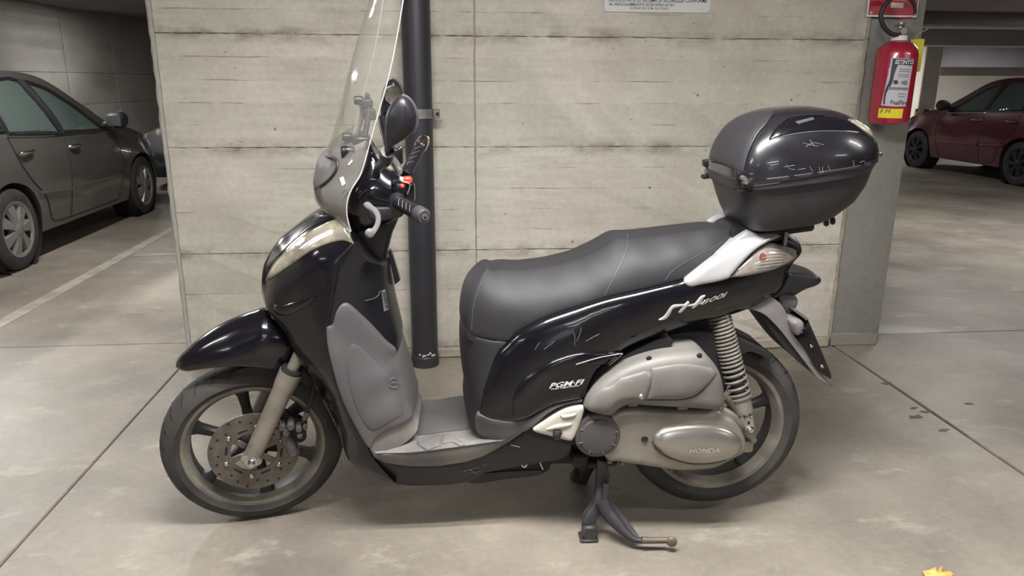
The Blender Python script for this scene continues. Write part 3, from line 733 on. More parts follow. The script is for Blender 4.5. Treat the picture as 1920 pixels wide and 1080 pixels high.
# brake disc with holes, carrier, bolts
DC = V((XF, -.062, RF))
def annulus(name, c, r0, r1, th, m, parent, seg=64):
    return lathe(name, [(r0, -th), (r1, -th), (r1, th), (r0, th), (r0, -th)], c, m, parent, 'y', seg)
dsk = annulus('brake_disc', DC, .094, .133, .0025, M['disc'], fw)
annulus('disc_carrier', DC, .068, .095, .0022, M['disc'], dsk, 48)
for k in range(6):
    g = 2*math.pi*k/6+.35
    box('carrier_arm', DC+V((.052*math.cos(g), .004, .052*math.sin(g))), (.045, .006, .02), M['disc'], dsk, bevel=.002, rot=Matrix.Rotation(-g, 3, 'Y'))
    lathe('carrier_bolt', [(0, -.007), (.005, -.007), (.0075, -.005), (.0085, -.002), (0, -.002)], DC+V((.088*math.cos(g), 0, .088*math.sin(g))), M['chrome'], dsk, 'y', 10)
    box('carrier_slot', DC+V((.08*math.cos(g+.5), -.0022, .08*math.sin(g+.5))), (.007, .002, .03), M['dark'], dsk, bevel=.001, rot=Matrix.Rotation(-(g+.5), 3, 'Y'))
vs, fs = [], []
for k in range(24):
    g = 2*math.pi*k/24; rr = (.103, .114, .124)[k % 3]; b = len(vs); n = 8
    for j in range(n):
        u = 2*math.pi*j/n; vs.append((DC.x+rr*math.cos(g)+.0042*math.cos(u), DC.y-.0029, DC.z+rr*math.sin(g)+.0042*math.sin(u)))
    fs.append(tuple(range(b, b+n)))
link('drilled_hole', mesh('drilled_hole', vs, fs), M['dark'], dsk)
tag(bpy.data.objects['drilled_hole'], kind='stuff')
# fork legs (the far one too), seal, stanchion
def fork(s, nm):
    f = empty(nm, parent=sc, matrix=FT.rel)
    A = st(472, 858, .098); B = st(546, 697, .098); d = (B-A).normalized()
    def m(v): return V((v.x, v.y*s, v.z))
    tube('fork_slider', [m(A-d*.012), m(A+d*.05), m(A+(B-A)*.72), m(A+(B-A)*.86), m(B)], [.025, .027, .029, .033, .034], M['forkm'], f, n=20, sub=4)
    tube('dust_seal', [m(B), m(B+d*.012)], [.032, .030], M['dark'], f, n=20, sub=2)
    tube('stanchion', [m(B), m(B+d*.22)], .0175, M['chrome'] if False else M['forkm'], f, n=16, sub=1)
    lathe('axle_nut', [(0, -.022), (.008, -.022), (.012, -.018), (.012, -.006), (.018, -.004), (.018, 0), (0, 0)], m(A)+V((0, -.022*s, 0)), M['chrome'], f, 'y', 12)
    box('axle_clamp', m(A)+V((0, 0, -.002)), (.052, .05, .05), M['forkm'], f, bevel=.012, rot=Matrix.Rotation(-.45, 3, 'Y'), seg=2)
    return f
fork(1, 'fork_leg'); fork(-1, 'fork_leg')
# caliper
cp = empty('brake_caliper', parent=sc, matrix=FT.rel)
shell('caliper_body', FT, [(526, 818), (533, 811), (543, 816), (553, 830), (559, 845), (557, 855), (549, 858), (540, 852), (535, 838), (527, 828)], M['caliper'], cp, y0=.082, bulge=.012, R=.012, mirror=False, thick=.045, grid=.008, step=.005)
for q, r, ln in (((529, 797), .011, .02), ((545, 793), .012, .028), ((560, 800), .010, .02), ((562, 812), .009, .02), ((537, 806), .012, .02), ((572, 797), .007, .02)):
    c = st(*q, .085); lathe('caliper_piston', [(0, -ln), (r*.8, -ln), (r, -ln*.8), (r, .02), (0, .02)], c, M['caliper'], cp, 'y', 14)
shell('caliper_bracket', FT, [(524, 780), (535, 775), (548, 782), (566, 789), (573, 806), (574, 822), (561, 830), (545, 818), (530, 806)], M['dark'], cp, y0=.07, mirror=False, thick=.03, grid=.01)
text_on('lettering', FT, None, 'NISSIN', (538, 827), (546, 845), (543, 825), M['midgrey'], cp, off=.0005, y0=.096)
tube('brake_hose', [st(566, 793, .085), st(573, 783, .085), st(577, 766, .08), st(585, 745, .075), st(590, 715, .07)], .006, M['matte'], cp, n=8)
tube('hose_clip', [st(571, 786, .085), st(576, 774, .085)], .009, M['caliper'], cp, n=8, sub=1)

# --- front mudguard (turns with the fork)
shell('front_mudguard', FT, [(334, 690, .018, .010, 'c'), (338, 682, .024, .010), (352, 669, .028, .010), (374, 650, .032, .010), (406, 629, .034, .010), (444, 611, .036, .010), (475, 600, .036, .010), (500, 594, .036, .010), (540, 604, .032, .010, 'c'), (560, 632, .05, .006), (556, 664, .062, 0), (524, 696, .073, 0, 'co'), (485, 690, .077, 0, 'o'), (444, 687.5, .076, 0, 'o'), (412, 688.5, .07, 0, 'o'), (381, 692, .055, 0, 'o'), (347, 696, .030, .004, 'o')],
      M['gloss'], sc, y0=.06, bulge=.012, R=.04, ctrl=[(480, 645, .074), (430, 662, .070), (515, 654, .075), (525, 620, .056), (490, 612, .058)])
shell('inner_mudguard', FT, [(470, 688), (530, 686), (585, 700), (622, 740), (640, 790), (632, 800), (600, 750), (560, 716), (500, 704), (440, 700)], M['dark'], sc, y0=.062, mirror=True)

# --- front cowl
cowl = shell('front_cowl', FS, [
    (496, 556, .062, .02), (496.5, 540, .055, .022), (499, 522, .055, .024), (505, 503, .06, .026), (525.5, 470, .062, .026), (547.6, 449, .064, .024), (576, 423, .07, .02), (595, 407, .075, .015), (604, 403, .085, .01, 'c'),
    (640, 404, .14, 0), (652, 420, .165, 0), (664, 459, .195, 0, 'c'), (650, 478, .2, 0), (637, 498, .205, 0), (627, 549, .21, 0), (618, 600, .212, 0), (614, 640, .212, 0), (620, 678, .212, 0), (639, 744, .20, 0), (661, 791, .19, 0), (690, 839, .18, 0), (703, 862, .172, 0), (742, 906, .15, 0, 'c'),
    (700, 893, .14, 0), (672, 878, .13, 0), (651, 858, .125, .005), (636, 816, .12, .01), (620, 779, .118, .012), (598, 738, .112, .012), (576, 703, .105, .012), (560, 677, .118, .008), (541, 637, .112, .010), (525, 611, .105, .012), (507, 593, .095, .014), (499, 577, .08, .018)],
    M['gloss'], sc, bulge=.01, R=.04, ctrl=[(585, 455, .165), (560, 480, .15), (545, 540, .145), (600, 520, .195), (525, 540, .115), (560, 590, .15), (600, 640, .19), (590, 690, .165), (625, 740, .175), (650, 800, .17)], grid=.012, p=2.4)
cb = bvh(cowl)
patch('headlight_lens', FS, cb, [(499.5, 528, 'c'), (506.7, 508), (529, 480), (554, 455.5), (582, 435), (613, 418.5), (634, 410.5, 'c'), (645, 417), (655, 436), (663, 458.5, 'c'), (648, 452.5), (636, 452.5), (613.7, 458), (582, 472), (551, 493.5), (520, 515)], M['lens'], sc, off=.002, rise=.006, Rpx=9, mirror=True)
patch('lens_reflector', FS, cb, [(560, 470, 'c'), (590, 448), (625, 430, 'c'), (630, 440), (600, 455), (572, 472)], M['silver'], sc, off=.004, rise=.006, Rpx=6, mirror=True)
patch('wing_fold', FS, cb, [(515, 570, 'c'), (534, 571), (562, 562), (596, 554, 'c'), (581, 569), (558, 584), (534, 592), (518, 586)], M['gloss'], sc, off=.002, rise=.010, Rpx=14, mirror=True, grid=6)
line_on('nose_seam', FS, cb, [(503, 503), (527, 474), (556, 446), (590, 422), (620, 407)], .0018, M['dark'], sc)
# --- inner legshield
legs = shell('inner_legshield', FS, [(664, 459, .195, 0, 'c'), (676, 472, .18, 0), (690, 489, .165, 0), (705, 494, .12, .0), (718, 500, .09, .01), (719, 520, .088, .012), (727, 574, .09, .014), (733, 600, .092, .014), (740, 631, .094, .014), (742, 652, .096, .01), (742, 668, .1, 0), (700, 690, .15, 0), (650, 690, .195, 0), (617, 680, .205, 0, 'c'), (611, 640, .205, 0), (615, 600, .205, 0), (624, 549, .203, 0), (634, 498, .198, 0), (647, 477, .195, 0)],
             M['satin'], sc, bulge=.0, ctrl=[(670, 520, .175), (690, 560, .16), (710, 600, .13), (690, 620, .165), (660, 580, .19)])
lb = bvh(legs)
line_on('panel_seam', FS, lb, [(684, 564), (700, 560), (709, 554), (712, 546)], .0022, M['grey'], sc)
patch('vin_sticker', FS, lb, [(715, 545, 'c'), (722, 542.5, 'c'), (728.5, 580, 'c'), (720, 584, 'c')], M['midgrey'], sc, off=.001, depth=.001)
rn = random.Random(9)
for k in range(8):
    y0 = 548+k*4; patch('print', FS, lb, [(716.5+k*.75, y0, 'c'), (722.5+k*.7, y0-1, 'c'), (723+k*.7, y0+rn.uniform(.5, 2), 'c'), (717+k*.75, y0+rn.uniform(1.5, 3), 'c')], M['print'], sc, off=.0022, depth=.001, step=2, grid=4)
hk = shell('bag_hook', FS, [(730, 594), (735, 591), (738.5, 593), (743, 618), (743, 623), (739, 628), (734, 629), (731, 615)], M['grey'], sc, y0=.035, crown=.002, grid=.01)
shell('bag_hook_catch', FS, [(738.5, 611), (740.5, 610), (742.5, 622), (740, 625)], M['silver'], sc, y0=.02, grid=.01)
shell('key_strap', FS, [(728, 473, 'c'), (733, 471), (750, 526, 'c'), (740, 534, 'c')], M['satin'], sc, y0=.012, grid=.01)
# --- grey leg guard, large side piece
gp_ = shell('leg_guard', FS, [(612, 612, .212, 0, 'c'), (623, 609, .212, 0), (629.5, 587, .212, 0), (637, 574, .208, 0), (647, 569, .204, 0), (658, 574, .2, 0), (677, 593, .19, 0), (699, 618, .175, 0), (721, 643, .15, 0), (739, 657, .12, .004), (742, 664, .11, .006), (747, 678, .11, .008), (758.5, 719, .115, .008), (769, 758, .118, .008), (774.5, 779, .125, .004), (770, 785, .135, 0), (752, 796, .16, 0), (721, 811, .18, 0), (705, 822, .186, 0), (697, 838, .19, 0, 'c'), (689, 838, .19, 0), (661, 791, .196, 0), (639, 744, .208, 0), (620, 678, .214, 0), (613, 640, .214, 0)],
            M['grey'], sc, bulge=.006, R=.012, ctrl=[(655, 640, .203), (690, 690, .188), (710, 740, .185), (730, 700, .16), (745, 750, .158), (690, 780, .196), (755, 770, .15)], k=8)
gb = bvh(gp_)
patch('leg_guard_panel', FS, gb, [(652, 655), (662, 645), (672, 648), (700, 675), (730, 705), (748, 740), (756, 775), (735, 790), (700, 808), (680, 790), (662, 750), (650, 700)], M['grey'], sc, off=.0, rise=.0035, Rpx=26, mirror=True, depth=.008)
for k, q in enumerate(([(728, 712), (734, 708), (742, 710)], [(731, 718), (738, 716), (746, 720)], [(727, 722), (735, 726), (744, 724)], [(736, 706), (744, 714), (750, 722)])):
    line_on('scuff', FS, gb, q, .0011, M['scratch'], sc, n=4, off=.006)
# --- footboard
ZT = .305
def zpt(px, py, z=ZT): v = FS.atz(px, py, z); return v
nearq = [(695, 838), (703, 849), (720, 852.5), (760, 850), (793, 847), (835, 842), (873, 837), (910, 831), (940, 826.5), (962, 818), (977, 807)]
top = [at(*q, .185) for q in nearq]
zs = [v.z for v in top]
bot = [at(*q, .165) for q in [(692, 842), (700, 858), (722, 868), (748, 872), (773, 874.5), (823, 874), (873, 866), (905, 856), (930, 843), (952, 831), (979, 813)]]
up = [V((v.x+.004, -.172, v.z+.004)) for v in top]
def board(name, rows, m, parent):
    n = len(rows[0]); vs = [v for r in rows for v in r]; R_ = len(rows); b = len(vs); vs = vs+[V((v.x, -v.y, v.z)) for v in vs]; fs = []
    for r in range(R_-1):
        for i in range(n-1): fs += [(r*n+i, r*n+i+1, (r+1)*n+i+1, (r+1)*n+i), (b+r*n+i, b+(r+1)*n+i, b+(r+1)*n+i+1, b+r*n+i+1)]
    r = R_-1
    for i in range(n-1): fs += [(r*n+i, r*n+i+1, b+r*n+i+1, b+r*n+i), (i, b+i, b+i+1, i+1)]
    return link(name, mesh(name, vs, fs), m, parent, None, 30)
flr = board('footboard', [bot, [a.lerp(b, .5)+V((0, -.006, 0)) for a, b in zip(bot, top)], top, up], M['dusty'], sc)
fb = bvh(flr)
patch('floor_mat', FS, fb, [(785, 760, 'c'), (800, 755), (878, 742, 'c'), (886, 770), (893, 795, 'c'), (880, 804), (830, 811), (782, 817, 'c'), (779, 800), (779, 780)], M['grey'], sc, off=.003, rise=.002, depth=.003)
patch('floor_rib', FS, fb, [(781, 826, 'c'), (800, 822), (826, 818, 'c'), (826, 836, 'c'), (801, 846, 'c'), (783, 834)], M['dusty'], sc, off=.003, rise=.004, Rpx=6)
patch('floor_rib', FS, fb, [(830, 816, 'c'), (842, 817), (872, 835, 'c'), (862, 838, 'c'), (846, 830), (829, 834, 'c')], M['dusty'], sc, off=.003, rise=.004, Rpx=6)
for a in ([(775, 775), (810, 768), (838, 750), (845, 742)], [(800, 762), (842, 752), (868, 739)], [(845, 752), (862, 744), (872, 738)]):
    line_on('floor_groove', FS, fb, a, .003, M['grey'], sc, off=.001)
for q in ((725, 838), (865, 824), (871, 741)):
    l, nn = cast(FS, fb, *q)
    if l is not None: lathe('floor_screw', [(0, .004), (.007, .004), (.011, .001), (0, 0)], l, M['midgrey'], sc, 'z', 14)
line_on('floor_seam', FS, fb, [(706, 851), (760, 850), (795, 847), (835, 842), (873, 837), (935, 828)], .002, M['dark'], sc)
# toe board that joins guard and footboard
shell('toe_board', FS, [(693, 842, .188, 0, 'c'), (697, 832, .186, 0), (706, 821, .18, 0), (722, 810, .172, 0), (752, 795, .15, 0), (772, 782, .12, .004, 'c'), (777, 795, .115, .004), (783, 806, .12, 0), (760, 830, .14, 0), (720, 848, .17, 0)], M['dusty'], sc, bulge=.0, ctrl=[(735, 822, .165)])
# --- lower black skirt and underside
skirt = shell('lower_skirt', FS, [(690, 842, .168, 0), (715, 862, .165, 0), (748, 872, .163, 0), (823, 873, .16, 0), (873, 864, .16, 0), (923, 845, .165, 0), (960, 826, .172, 0), (985, 808, .18, 0, 'c'), (1010, 816, .184, 0), (1040, 824, .184, 0), (1072, 833, .18, 0, 'c'), (1068, 850, .16, 0), (1050, 862, .15, 0), (1020, 866, .14, 0), (985, 873, .13, 0), (940, 880, .125, 0), (905, 888, .12, 0), (895, 897, .115, 0), (860, 906, .11, 0), (800, 910, .1, 0), (760, 909, .1, 0), (738, 904, .11, 0), (712, 880, .13, 0)], M['matte'], sc, bulge=.006, R=.02, ctrl=[(800, 890, .14), (880, 880, .145), (980, 845, .165), (750, 885, .15)])
sb = bvh(skirt)
line_on('skirt_seam', FS, sb, [(713, 868), (722, 885), (733, 899)], .0018, M['dark'], sc)
lathe('skirt_screw', [(0, -.004), (.008, -.004), (.01, 0), (0, 0)], at(741, 896, .118), M['dark'], sc, 'y', 12)
shell('exhaust_guard', FS, [(880, 892), (930, 886), (1000, 882), (1016, 883), (1018, 889), (990, 894), (930, 900), (880, 905)], M['matte'], sc, y0=.08, crown=.0)
shell('frame_pan', FS, [(880, 868), (960, 862), (1040, 855), (1075, 850), (1070, 868), (1035, 870), (1024, 884), (960, 896), (880, 905)], M['dark'], sc, y0=.075, crown=.004)
lp_ = [at(*q, .135) for q in ((978, 870), (977, 855), (982, 852), (988, 856), (987, 871), (983, 875))]
tube('helmet_loop', lp_, .0035, M['chrome'], sc, n=8, closed=True)
shell('loop_bracket', FS, [(972, 852), (978, 848), (988, 848), (991, 853), (985, 858), (975, 858)], M['dark'], sc, y0=.136, grid=.01)
tube('stand_spring_hook', [at(1012, 866, .13), at(1015, 873, .13), at(1018, 880, .13)], .003, M['chrome'], sc, n=6)
for q in ([(868, 884), (885, 878), (900, 876)], [(874, 887), (893, 884), (905, 880)], [(880, 880), (888, 884), (897, 888)], [(905, 872), (916, 868)], [(958, 834), (966, 836), (975, 838)]):
    line_on('scuff', FS, sb, q, .0016, M['scratch'], sc, n=4, off=.001)

# --- seat
seat = shell('seat', FS, [
    (876, 617, .115, .02), (875, 589, .11, .022), (882, 551, .095, .022), (894, 526, .08, .02), (909, 505, .062, .012), (923, 505.5, .055, .006), (940, 502, .05, .002), (976, 503, .05, 0), (1017, 498, .05, 0), (1065, 488, .05, 0), (1105, 473.5, .055, 0), (1131, 460, .055, 0), (1150, 448, .055, 0), (1165, 444.5, .055, 0), (1190, 444.5, .055, 0), (1269, 434.5, .05, 0), (1332, 426, .045, 0), (1357, 427, .04, .002), (1372, 425, .04, .01), (1378, 437, .05, .012),
    (1372, 452, .075, .01), (1342, 478, .105, .004), (1313, 500, .125, 0), (1282, 521, .14, 0), (1254, 531, .145, 0), (1206, 543, .152, 0), (1143, 557, .158, 0), (1080, 576, .16, 0), (1033, 592, .16, 0), (1002, 606, .16, 0), (972, 623, .158, 0), (953, 640, .155, 0), (923, 638, .148, 0), (886, 629, .125, .01)],
    M['vinyl'], sc, bulge=.008, R=.02, smooth=.012, ctrl=[(905, 540, .118), (950, 522, .125), (1000, 520, .13), (1060, 508, .13), (1110, 495, .13), (1150, 468, .115), (1200, 470, .13), (1270, 460, .125), (1330, 450, .105), (900, 580, .132), (950, 570, .152), (1050, 550, .158), (1140, 525, .155), (1230, 505, .15), (1290, 480, .135)], grid=.012, k=10)
seb = bvh(seat)
for q in ([(1176, 439), (1177, 450), (1176, 463), (1162, 498), (1134, 554)], [(1376, 435), (1362, 448), (1351, 456.7), (1301, 483.4), (1266, 504), (1247, 526)], [(914, 505), (899, 538), (887.5, 576), (884, 618)]):
    line_on('piping', FS, seb, q, .0018, M['stitch'], sc, off=.0)
shell('seat_pan', FS, [(880, 628), (923, 640), (953, 642), (985, 620), (1033, 596), (1080, 580), (1143, 561), (1206, 547), (1282, 526), (1282, 545), (1150, 580), (1040, 620), (950, 650), (885, 640)], M['dark'], sc, y0=.135)
# --- rear body
body_ = shell('rear_body', FS, [
    (951, 641, .165, 0), (970, 623, .168, 0), (1002, 606, .17, 0), (1033, 592, .17, 0), (1080, 576, .17, 0), (1143, 557, .168, 0), (1206, 543, .162, 0), (1254, 531.5, .156, 0), (1282, 523, .15, 0), (1320, 495, .13, 0), (1352, 470, .11, .004), (1385, 452, .09, .008), (1420, 444, .07, .01), (1455, 446, .06, .01), (1482, 453.5, .05, .012), (1497, 464, .045, .014), (1501, 476, .045, .012), (1488, 491, .055, .01), (1477, 509, .06, .01), (1466, 538, .065, .004), (1440, 560, .075, 0), (1409, 576, .085, 0), (1362, 592, .1, 0), (1304, 605, .118, 0), (1222, 633, .145, 0), (1175, 652, .155, 0, 'c'), (1161.5, 661, .16, 0), (1136, 683, .168, 0), (1117, 702, .174, 0), (1100, 735, .18, 0), (1090, 749, .184, 0, 'c'), (1040, 760, .187, 0), (1013, 773, .188, 0), (987, 788, .188, 0), (960, 791, .186, 0), (923, 787, .182, 0), (899, 779, .176, 0, 'c'), (907, 733, .172, 0), (920, 693, .168, 0), (932, 663, .166, 0)],
    M['gloss'], sc, bulge=.016, R=.035, ctrl=[(1000, 660, .19), (1080, 620, .19), (1180, 600, .178), (1280, 570, .158), (1360, 545, .135), (1430, 510, .108), (1440, 480, .105), (960, 740, .19), (1050, 700, .192)], grid=.012, p=2.4)
bb = bvh(body_)
sub = patch('side_panel', FS, bb, [(962, 770, 'c'), (961, 752), (966, 735), (975, 719), (994, 700), (1030, 679), (1074, 664), (1120, 659.5), (1163, 659.5, 'c'), (1136, 684), (1118, 703), (1101, 735), (1089, 747, 'c'), (1040, 757), (1013, 770), (985, 784), (964, 785)], M['gloss'], sc, off=.0, rise=.010, Rpx=13, mirror=True, grid=7)
patch('panel_bevel', FS, bb, [(1076, 681, 'c'), (1120, 668), (1163, 658.5, 'c'), (1150, 670), (1136, 680.5, 'c'), (1105, 682)], M['gloss'], sc, off=.008, rise=.006, Rpx=7, mirror=True, grid=5, depth=.012)
line_on('panel_edge', FS, bb, [(1078, 680.5), (1120, 667.5), (1163, 658)], .0016, M['silver'], sc, off=.011)  # silver lines painted in for the lamp reflection along the bevel
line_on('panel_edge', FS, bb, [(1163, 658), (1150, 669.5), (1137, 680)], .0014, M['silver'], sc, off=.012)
# badges
BG = empty('badge_sh', parent=sc)
for k, q in enumerate(([(1235, 599.5, 2), (1246, 595, 6), (1253, 587, 7), (1257.5, 579.5, 6), (1264, 574, 6), (1284, 571.5, 3)], [(1273, 586, 4), (1282, 576, 7), (1291, 565.5, 4)], [(1284, 573.5, 3), (1298, 571.5, 3.4), (1311, 567, 3)], [(1297, 577.5, 4), (1309, 566, 7), (1316, 557, 6), (1322, 553.5, 2)], [(1309, 569.5, 2), (1316, 568, 3), (1322, 562, 2)])):
    patch('letter_stroke', FS, bb, ribbon(q, 5), M['txt'], BG, off=.002, rise=.003, Rpx=3, step=3, grid=3.5, depth=.001)
text_on('lettering', FS, bb, '300i', (1313, 572), (1357, 556.5), (1321, 560.5), M['txt'], BG, off=.003, bold=.03)
pb = bvh(sub, body_)
text_on('lettering', FS, pb, 'PGM\u00b7FI', (1029, 728), (1090, 720.5), (1035, 717.5), M['printw'], sc, off=.002, bold=.028)
text_on('lettering', FS, pb, 'FUEL INJECTION', (1032, 731.5), (1084, 724.8), (1034, 727.7), M['printw'], sc, off=.002, bold=.02)
for q in ([(1075, 622), (1078, 633), (1077, 648)], [(1090, 614), (1087, 627), (1081, 640)], [(1098, 640), (1110, 633), (1124, 626)], [(1020, 655), (1040, 640)], [(1012, 642), (1003, 655)]):
    line_on('scratch', FS, bb, q, .0006, M['scratch'], sc, n=4, off=.0004)
# grab rail and tail light
rail = shell('grab_rail', FS, [(1281, 530.5, .158, 0, 'c'), (1286, 521, .156), (1314, 500, .148), (1346, 478, .134), (1380, 455, .118), (1421.5, 440, .10), (1453, 437.5, .09), (1465, 442.5, .088, 0, 'c'), (1437, 455, .115), (1415, 469, .128), (1393, 490, .142), (1378, 507, .15), (1366, 521.5, .154, 0, 'c'), (1346, 527.5, .156), (1314, 533.5, .158), (1292, 538, .159)], M['silver'], sc, bulge=.014, R=.018, grid=.008, step=.006)
shell('rail_bridge', FS, [(1343, 478, .13, 0), (1375, 452, .11, 0), (1402, 432, .095, .01, 'c'), (1422, 440, .1, 0), (1400, 448, .105, 0), (1365, 468, .12, 0)], M['silver'], sc, bulge=.004, R=.01)
lens = patch('tail_light', FS, bb, [(1368, 520.5, 'c'), (1380, 504), (1396, 489), (1418, 469), (1440, 457), (1460, 459.5), (1493, 471), (1484, 488), (1459, 501.5), (1421, 512.5), (1390, 518.5)], M['tlens'], sc, off=.002, rise=.010, Rpx=12, mirror=True, grid=7, depth=.006)
tlb = bvh(lens)
patch('indicator_bulb', FS, tlb, [(1424, 478), (1431, 474), (1437, 480), (1436, 488), (1429, 491), (1424, 486)], M['orange'], sc, off=.0006, depth=.001, grid=5, step=3)
for k in range(7):
    line_on('lens_rib', FS, tlb, [(1438-k*3, 464+k*6.5), (1460, 465+k*5.2), (1480-k*2.5, 470+k*4)], .0012, M['lens'], sc, n=4, off=.0005)
shell('tail_cap', FS, [(1430, 450), (1458, 446), (1482, 452), (1498, 463), (1502, 474), (1497, 479), (1488, 472), (1462, 461)], M['satin'], sc, y0=.06, crown=.02, bulge=.004)
# --- grey inner apron below the seat
apron = shell('seat_apron', FS, [(876, 619, .12, .02), (886, 630, .13, .01), (923, 639, .152, 0), (953, 642, .158, 0), (934, 664, .16, 0), (922, 694, .163, 0), (909, 734, .168, 0), (902, 780, .172, 0), (896, 806, .17, 0, 'c'), (882, 800, .13, .01), (880, 760, .115, .02), (881, 730, .112, .02), (876, 693, .112, .02), (873, 650, .112, .02)], M['matte'], sc, ctrl=[(905, 670, .145), (895, 740, .15)], bulge=.004, R=.02, k=8)
shell('footwell_trim', FS, [(896, 778, .186, 0), (923, 786, .192, 0), (960, 790, .195, 0), (987, 787, .197, 0), (1013, 772, .2, 0), (1040, 758, .2, 0), (1091, 747, .198, 0, 'c'), (1093, 753, .2, 0, 'c'), (1058, 760, .205, 0), (1030, 774, .205, 0), (1008, 792, .202, 0), (990, 806, .196, 0), (976, 812, .19, 0, 'c'), (940, 826, .178, 0), (905, 818, .165, 0), (892, 803, .165, 0)], M['grey'], sc, bulge=.004, R=.01, ctrl=[(935, 805, .185), (965, 800, .19)])
# --- passenger footrest cover
pegb = shell('footrest_recess', FS, [(985, 808), (1010, 786), (1045, 764), (1095, 752), (1098, 770), (1085, 815), (1073, 834), (1030, 825), (1000, 818)], M['dark'], sc, y0=.188)
peg = shell('footrest_cover', FS, [(999, 805.5), (1023, 786), (1057, 766), (1086, 759.5), (1094.5, 762), (1095, 768), (1090, 787), (1079, 815), (1072, 825), (1066, 825.5), (1032, 817)], M['cream'], sc, y0=.200, bulge=.010, R=.012, grid=.009, step=.006)
pgb = bvh(peg)
patch('footrest_rib', FS, pgb, [(1050, 779), (1062, 777), (1081, 775), (1077, 781), (1064, 784), (1053, 784)], M['cream'], sc, off=.0, rise=.006, Rpx=5, step=3, grid=4)
patch('footrest_rib', FS, pgb, [(1024, 805), (1038, 797), (1055, 794), (1073, 794), (1062, 801), (1042, 805)], M['cream'], sc, off=.0, rise=.006, Rpx=5, step=3, grid=4)
box('footrest_bolt', at(1044, 818, .222), (.022, .02, .022), M['satin'], sc, bevel=.006, seg=2)
box('footrest_bolt', at(1045, 811, .212), (.026, .02, .016), M['dark'], sc, bevel=.004)
# --- engine, drive case, airbox
air = shell('airbox_cover', FS, [(1096, 764, .2), (1095, 752, .2), (1104, 733, .2), (1122, 714, .2), (1149, 695, .2), (1180, 680, .2), (1212, 669, .2), (1243, 661.5, .2), (1275, 658, .2), (1306, 657, .2), (1319, 660.5, .2), (1338, 680, .2), (1350, 702, .2), (1356, 730, .2), (1357, 752, .2), (1350, 762, .2), (1338, 766, .2), (1275, 762, .2), (1212, 758.5, .2), (1180, 757, .2), (1161, 764, .2), (1146, 777, .2), (1120, 774, .2)], M['airbox'], sc, bulge=.030, R=.034, mirror=False, thick=.12, ctrl=[(1230, 690, .206), (1300, 690, .206), (1260, 720, .214), (1140, 740, .21), (1300, 740, .2)], grid=.010)
ab = bvh(air)
duct = patch('duct_cover', FS, ab, [(1161, 708, 'c'), (1190, 700.5), (1210, 695.5), (1219, 697), (1222, 704), (1220, 722), (1210, 749, 'c'), (1204, 750.5, 'c'), (1180, 750), (1160, 755), (1142, 770), (1118, 772), (1100, 766), (1106, 745), (1125, 727), (1145, 723)], M['airbox'], sc, off=.0, rise=.007, Rpx=11, grid=6, depth=.006)
line_on('cover_seam', FS, ab, [(1210, 750), (1240, 750), (1275, 749.5), (1300, 744), (1318, 731), (1335, 712), (1343, 700)], .0016, M['dark'], sc)
ridge = patch('cover_ridge', FS, ab, [(1220, 690, 'c'), (1280, 682), (1336, 690, 'c'), (1343, 700), (1330, 718), (1312, 735), (1295, 744), (1270, 747.5), (1214, 748, 'c'), (1220, 722)], M['airbox'], sc, off=.0, rise=.006, Rpx=14, grid=7, depth=.006)
for q in ((1216.6, 672), (1311, 666.6)):
    l, nn = cast(FS, ab, *q); lathe('cover_screw', [(0, -.006), (.006, -.006), (.0085, -.001), (0, .006)], l, M['dark'], sc, 'y', 12)
l, nn = cast(FS, bvh(duct), 1203, 744); lathe('cover_screw', [(0, -.004), (.006, -.004), (.0085, -.001), (0, .006)], l, M['chrome'], sc, 'y', 12)
for q in ((1186, 757), (1279, 763)):
    box('cover_clip', at(*q, .2), (.03, .02, .012), M['airbox'], sc, bevel=.003)
cvt = shell('drive_case', FS, [(1148, 773, .185), (1180, 764, .185), (1250, 767, .185), (1310, 769, .185), (1345, 766, .185), (1360, 777, .185), (1376, 788, .185), (1391, 809, .185), (1397.5, 833, .185), (1393, 847, .185), (1366, 862, .185), (1339, 875, .185), (1310, 879, .185), (1275, 880, .185), (1240, 876, .185), (1212, 872, .185), (1161, 864, .185), (1139, 861, .185), (1120, 830, .185), (1125, 795, .185)], M['alloy'], sc, bulge=.018, R=.022, mirror=False, thick=.09, grid=.010)
cvb = bvh(cvt)
oval = patch('drive_cover', FS, cvb, [(1223, 825), (1229, 811), (1250, 800), (1290, 794.5), (1338, 795), (1369, 804), (1388, 822), (1389, 838), (1380, 851), (1360, 861), (1328, 867.5), (1290, 867), (1253, 856), (1231, 840)], M['polish'], sc, off=.0, rise=.026, Rpx=30, grid=6, depth=.006)
line_on('cover_foot', FS, cvb, [(1222, 826), (1230, 842), (1253, 858), (1290, 869), (1328, 869.5), (1361, 863)], .003, M['rustm'], sc, off=.0)
text_on('lettering', FS, bvh(oval), 'HONDA', (1292, 849), (1349, 848), (1294, 840.5), M['silver'], sc, off=.0018, bold=.02)
l, nn = cast(FS, cvb, 1208.7, 823.5); lathe('case_bolt', [(0, -.003), (.006, -.003), (.009, -.0045), (.0105, 0), (0, .004)], l, M['dark'], sc, 'y', 14)
for q in ((1166, 866), (1257, 878), (1142, 863)):
    lathe('case_bolt', [(0, -.012), (.007, -.012), (.009, -.006), (.009, .01), (0, .01)], at(*q, .165), M['rustm'], sc, 'y', 8)
rc = at(1121, 818, .205)
rnd_ = lathe('round_cover', [(0, -.012), (.035, -.012), (.052, -.008), (.056, -.002), (.066, .0), (.069, .006), (.0695, .05), (0, .05)], rc, M['grey'] if False else mat('dark_grey_cover', '#4a4748', .5, var=.12, bump=.1, bscale=200), sc, 'y', 48)
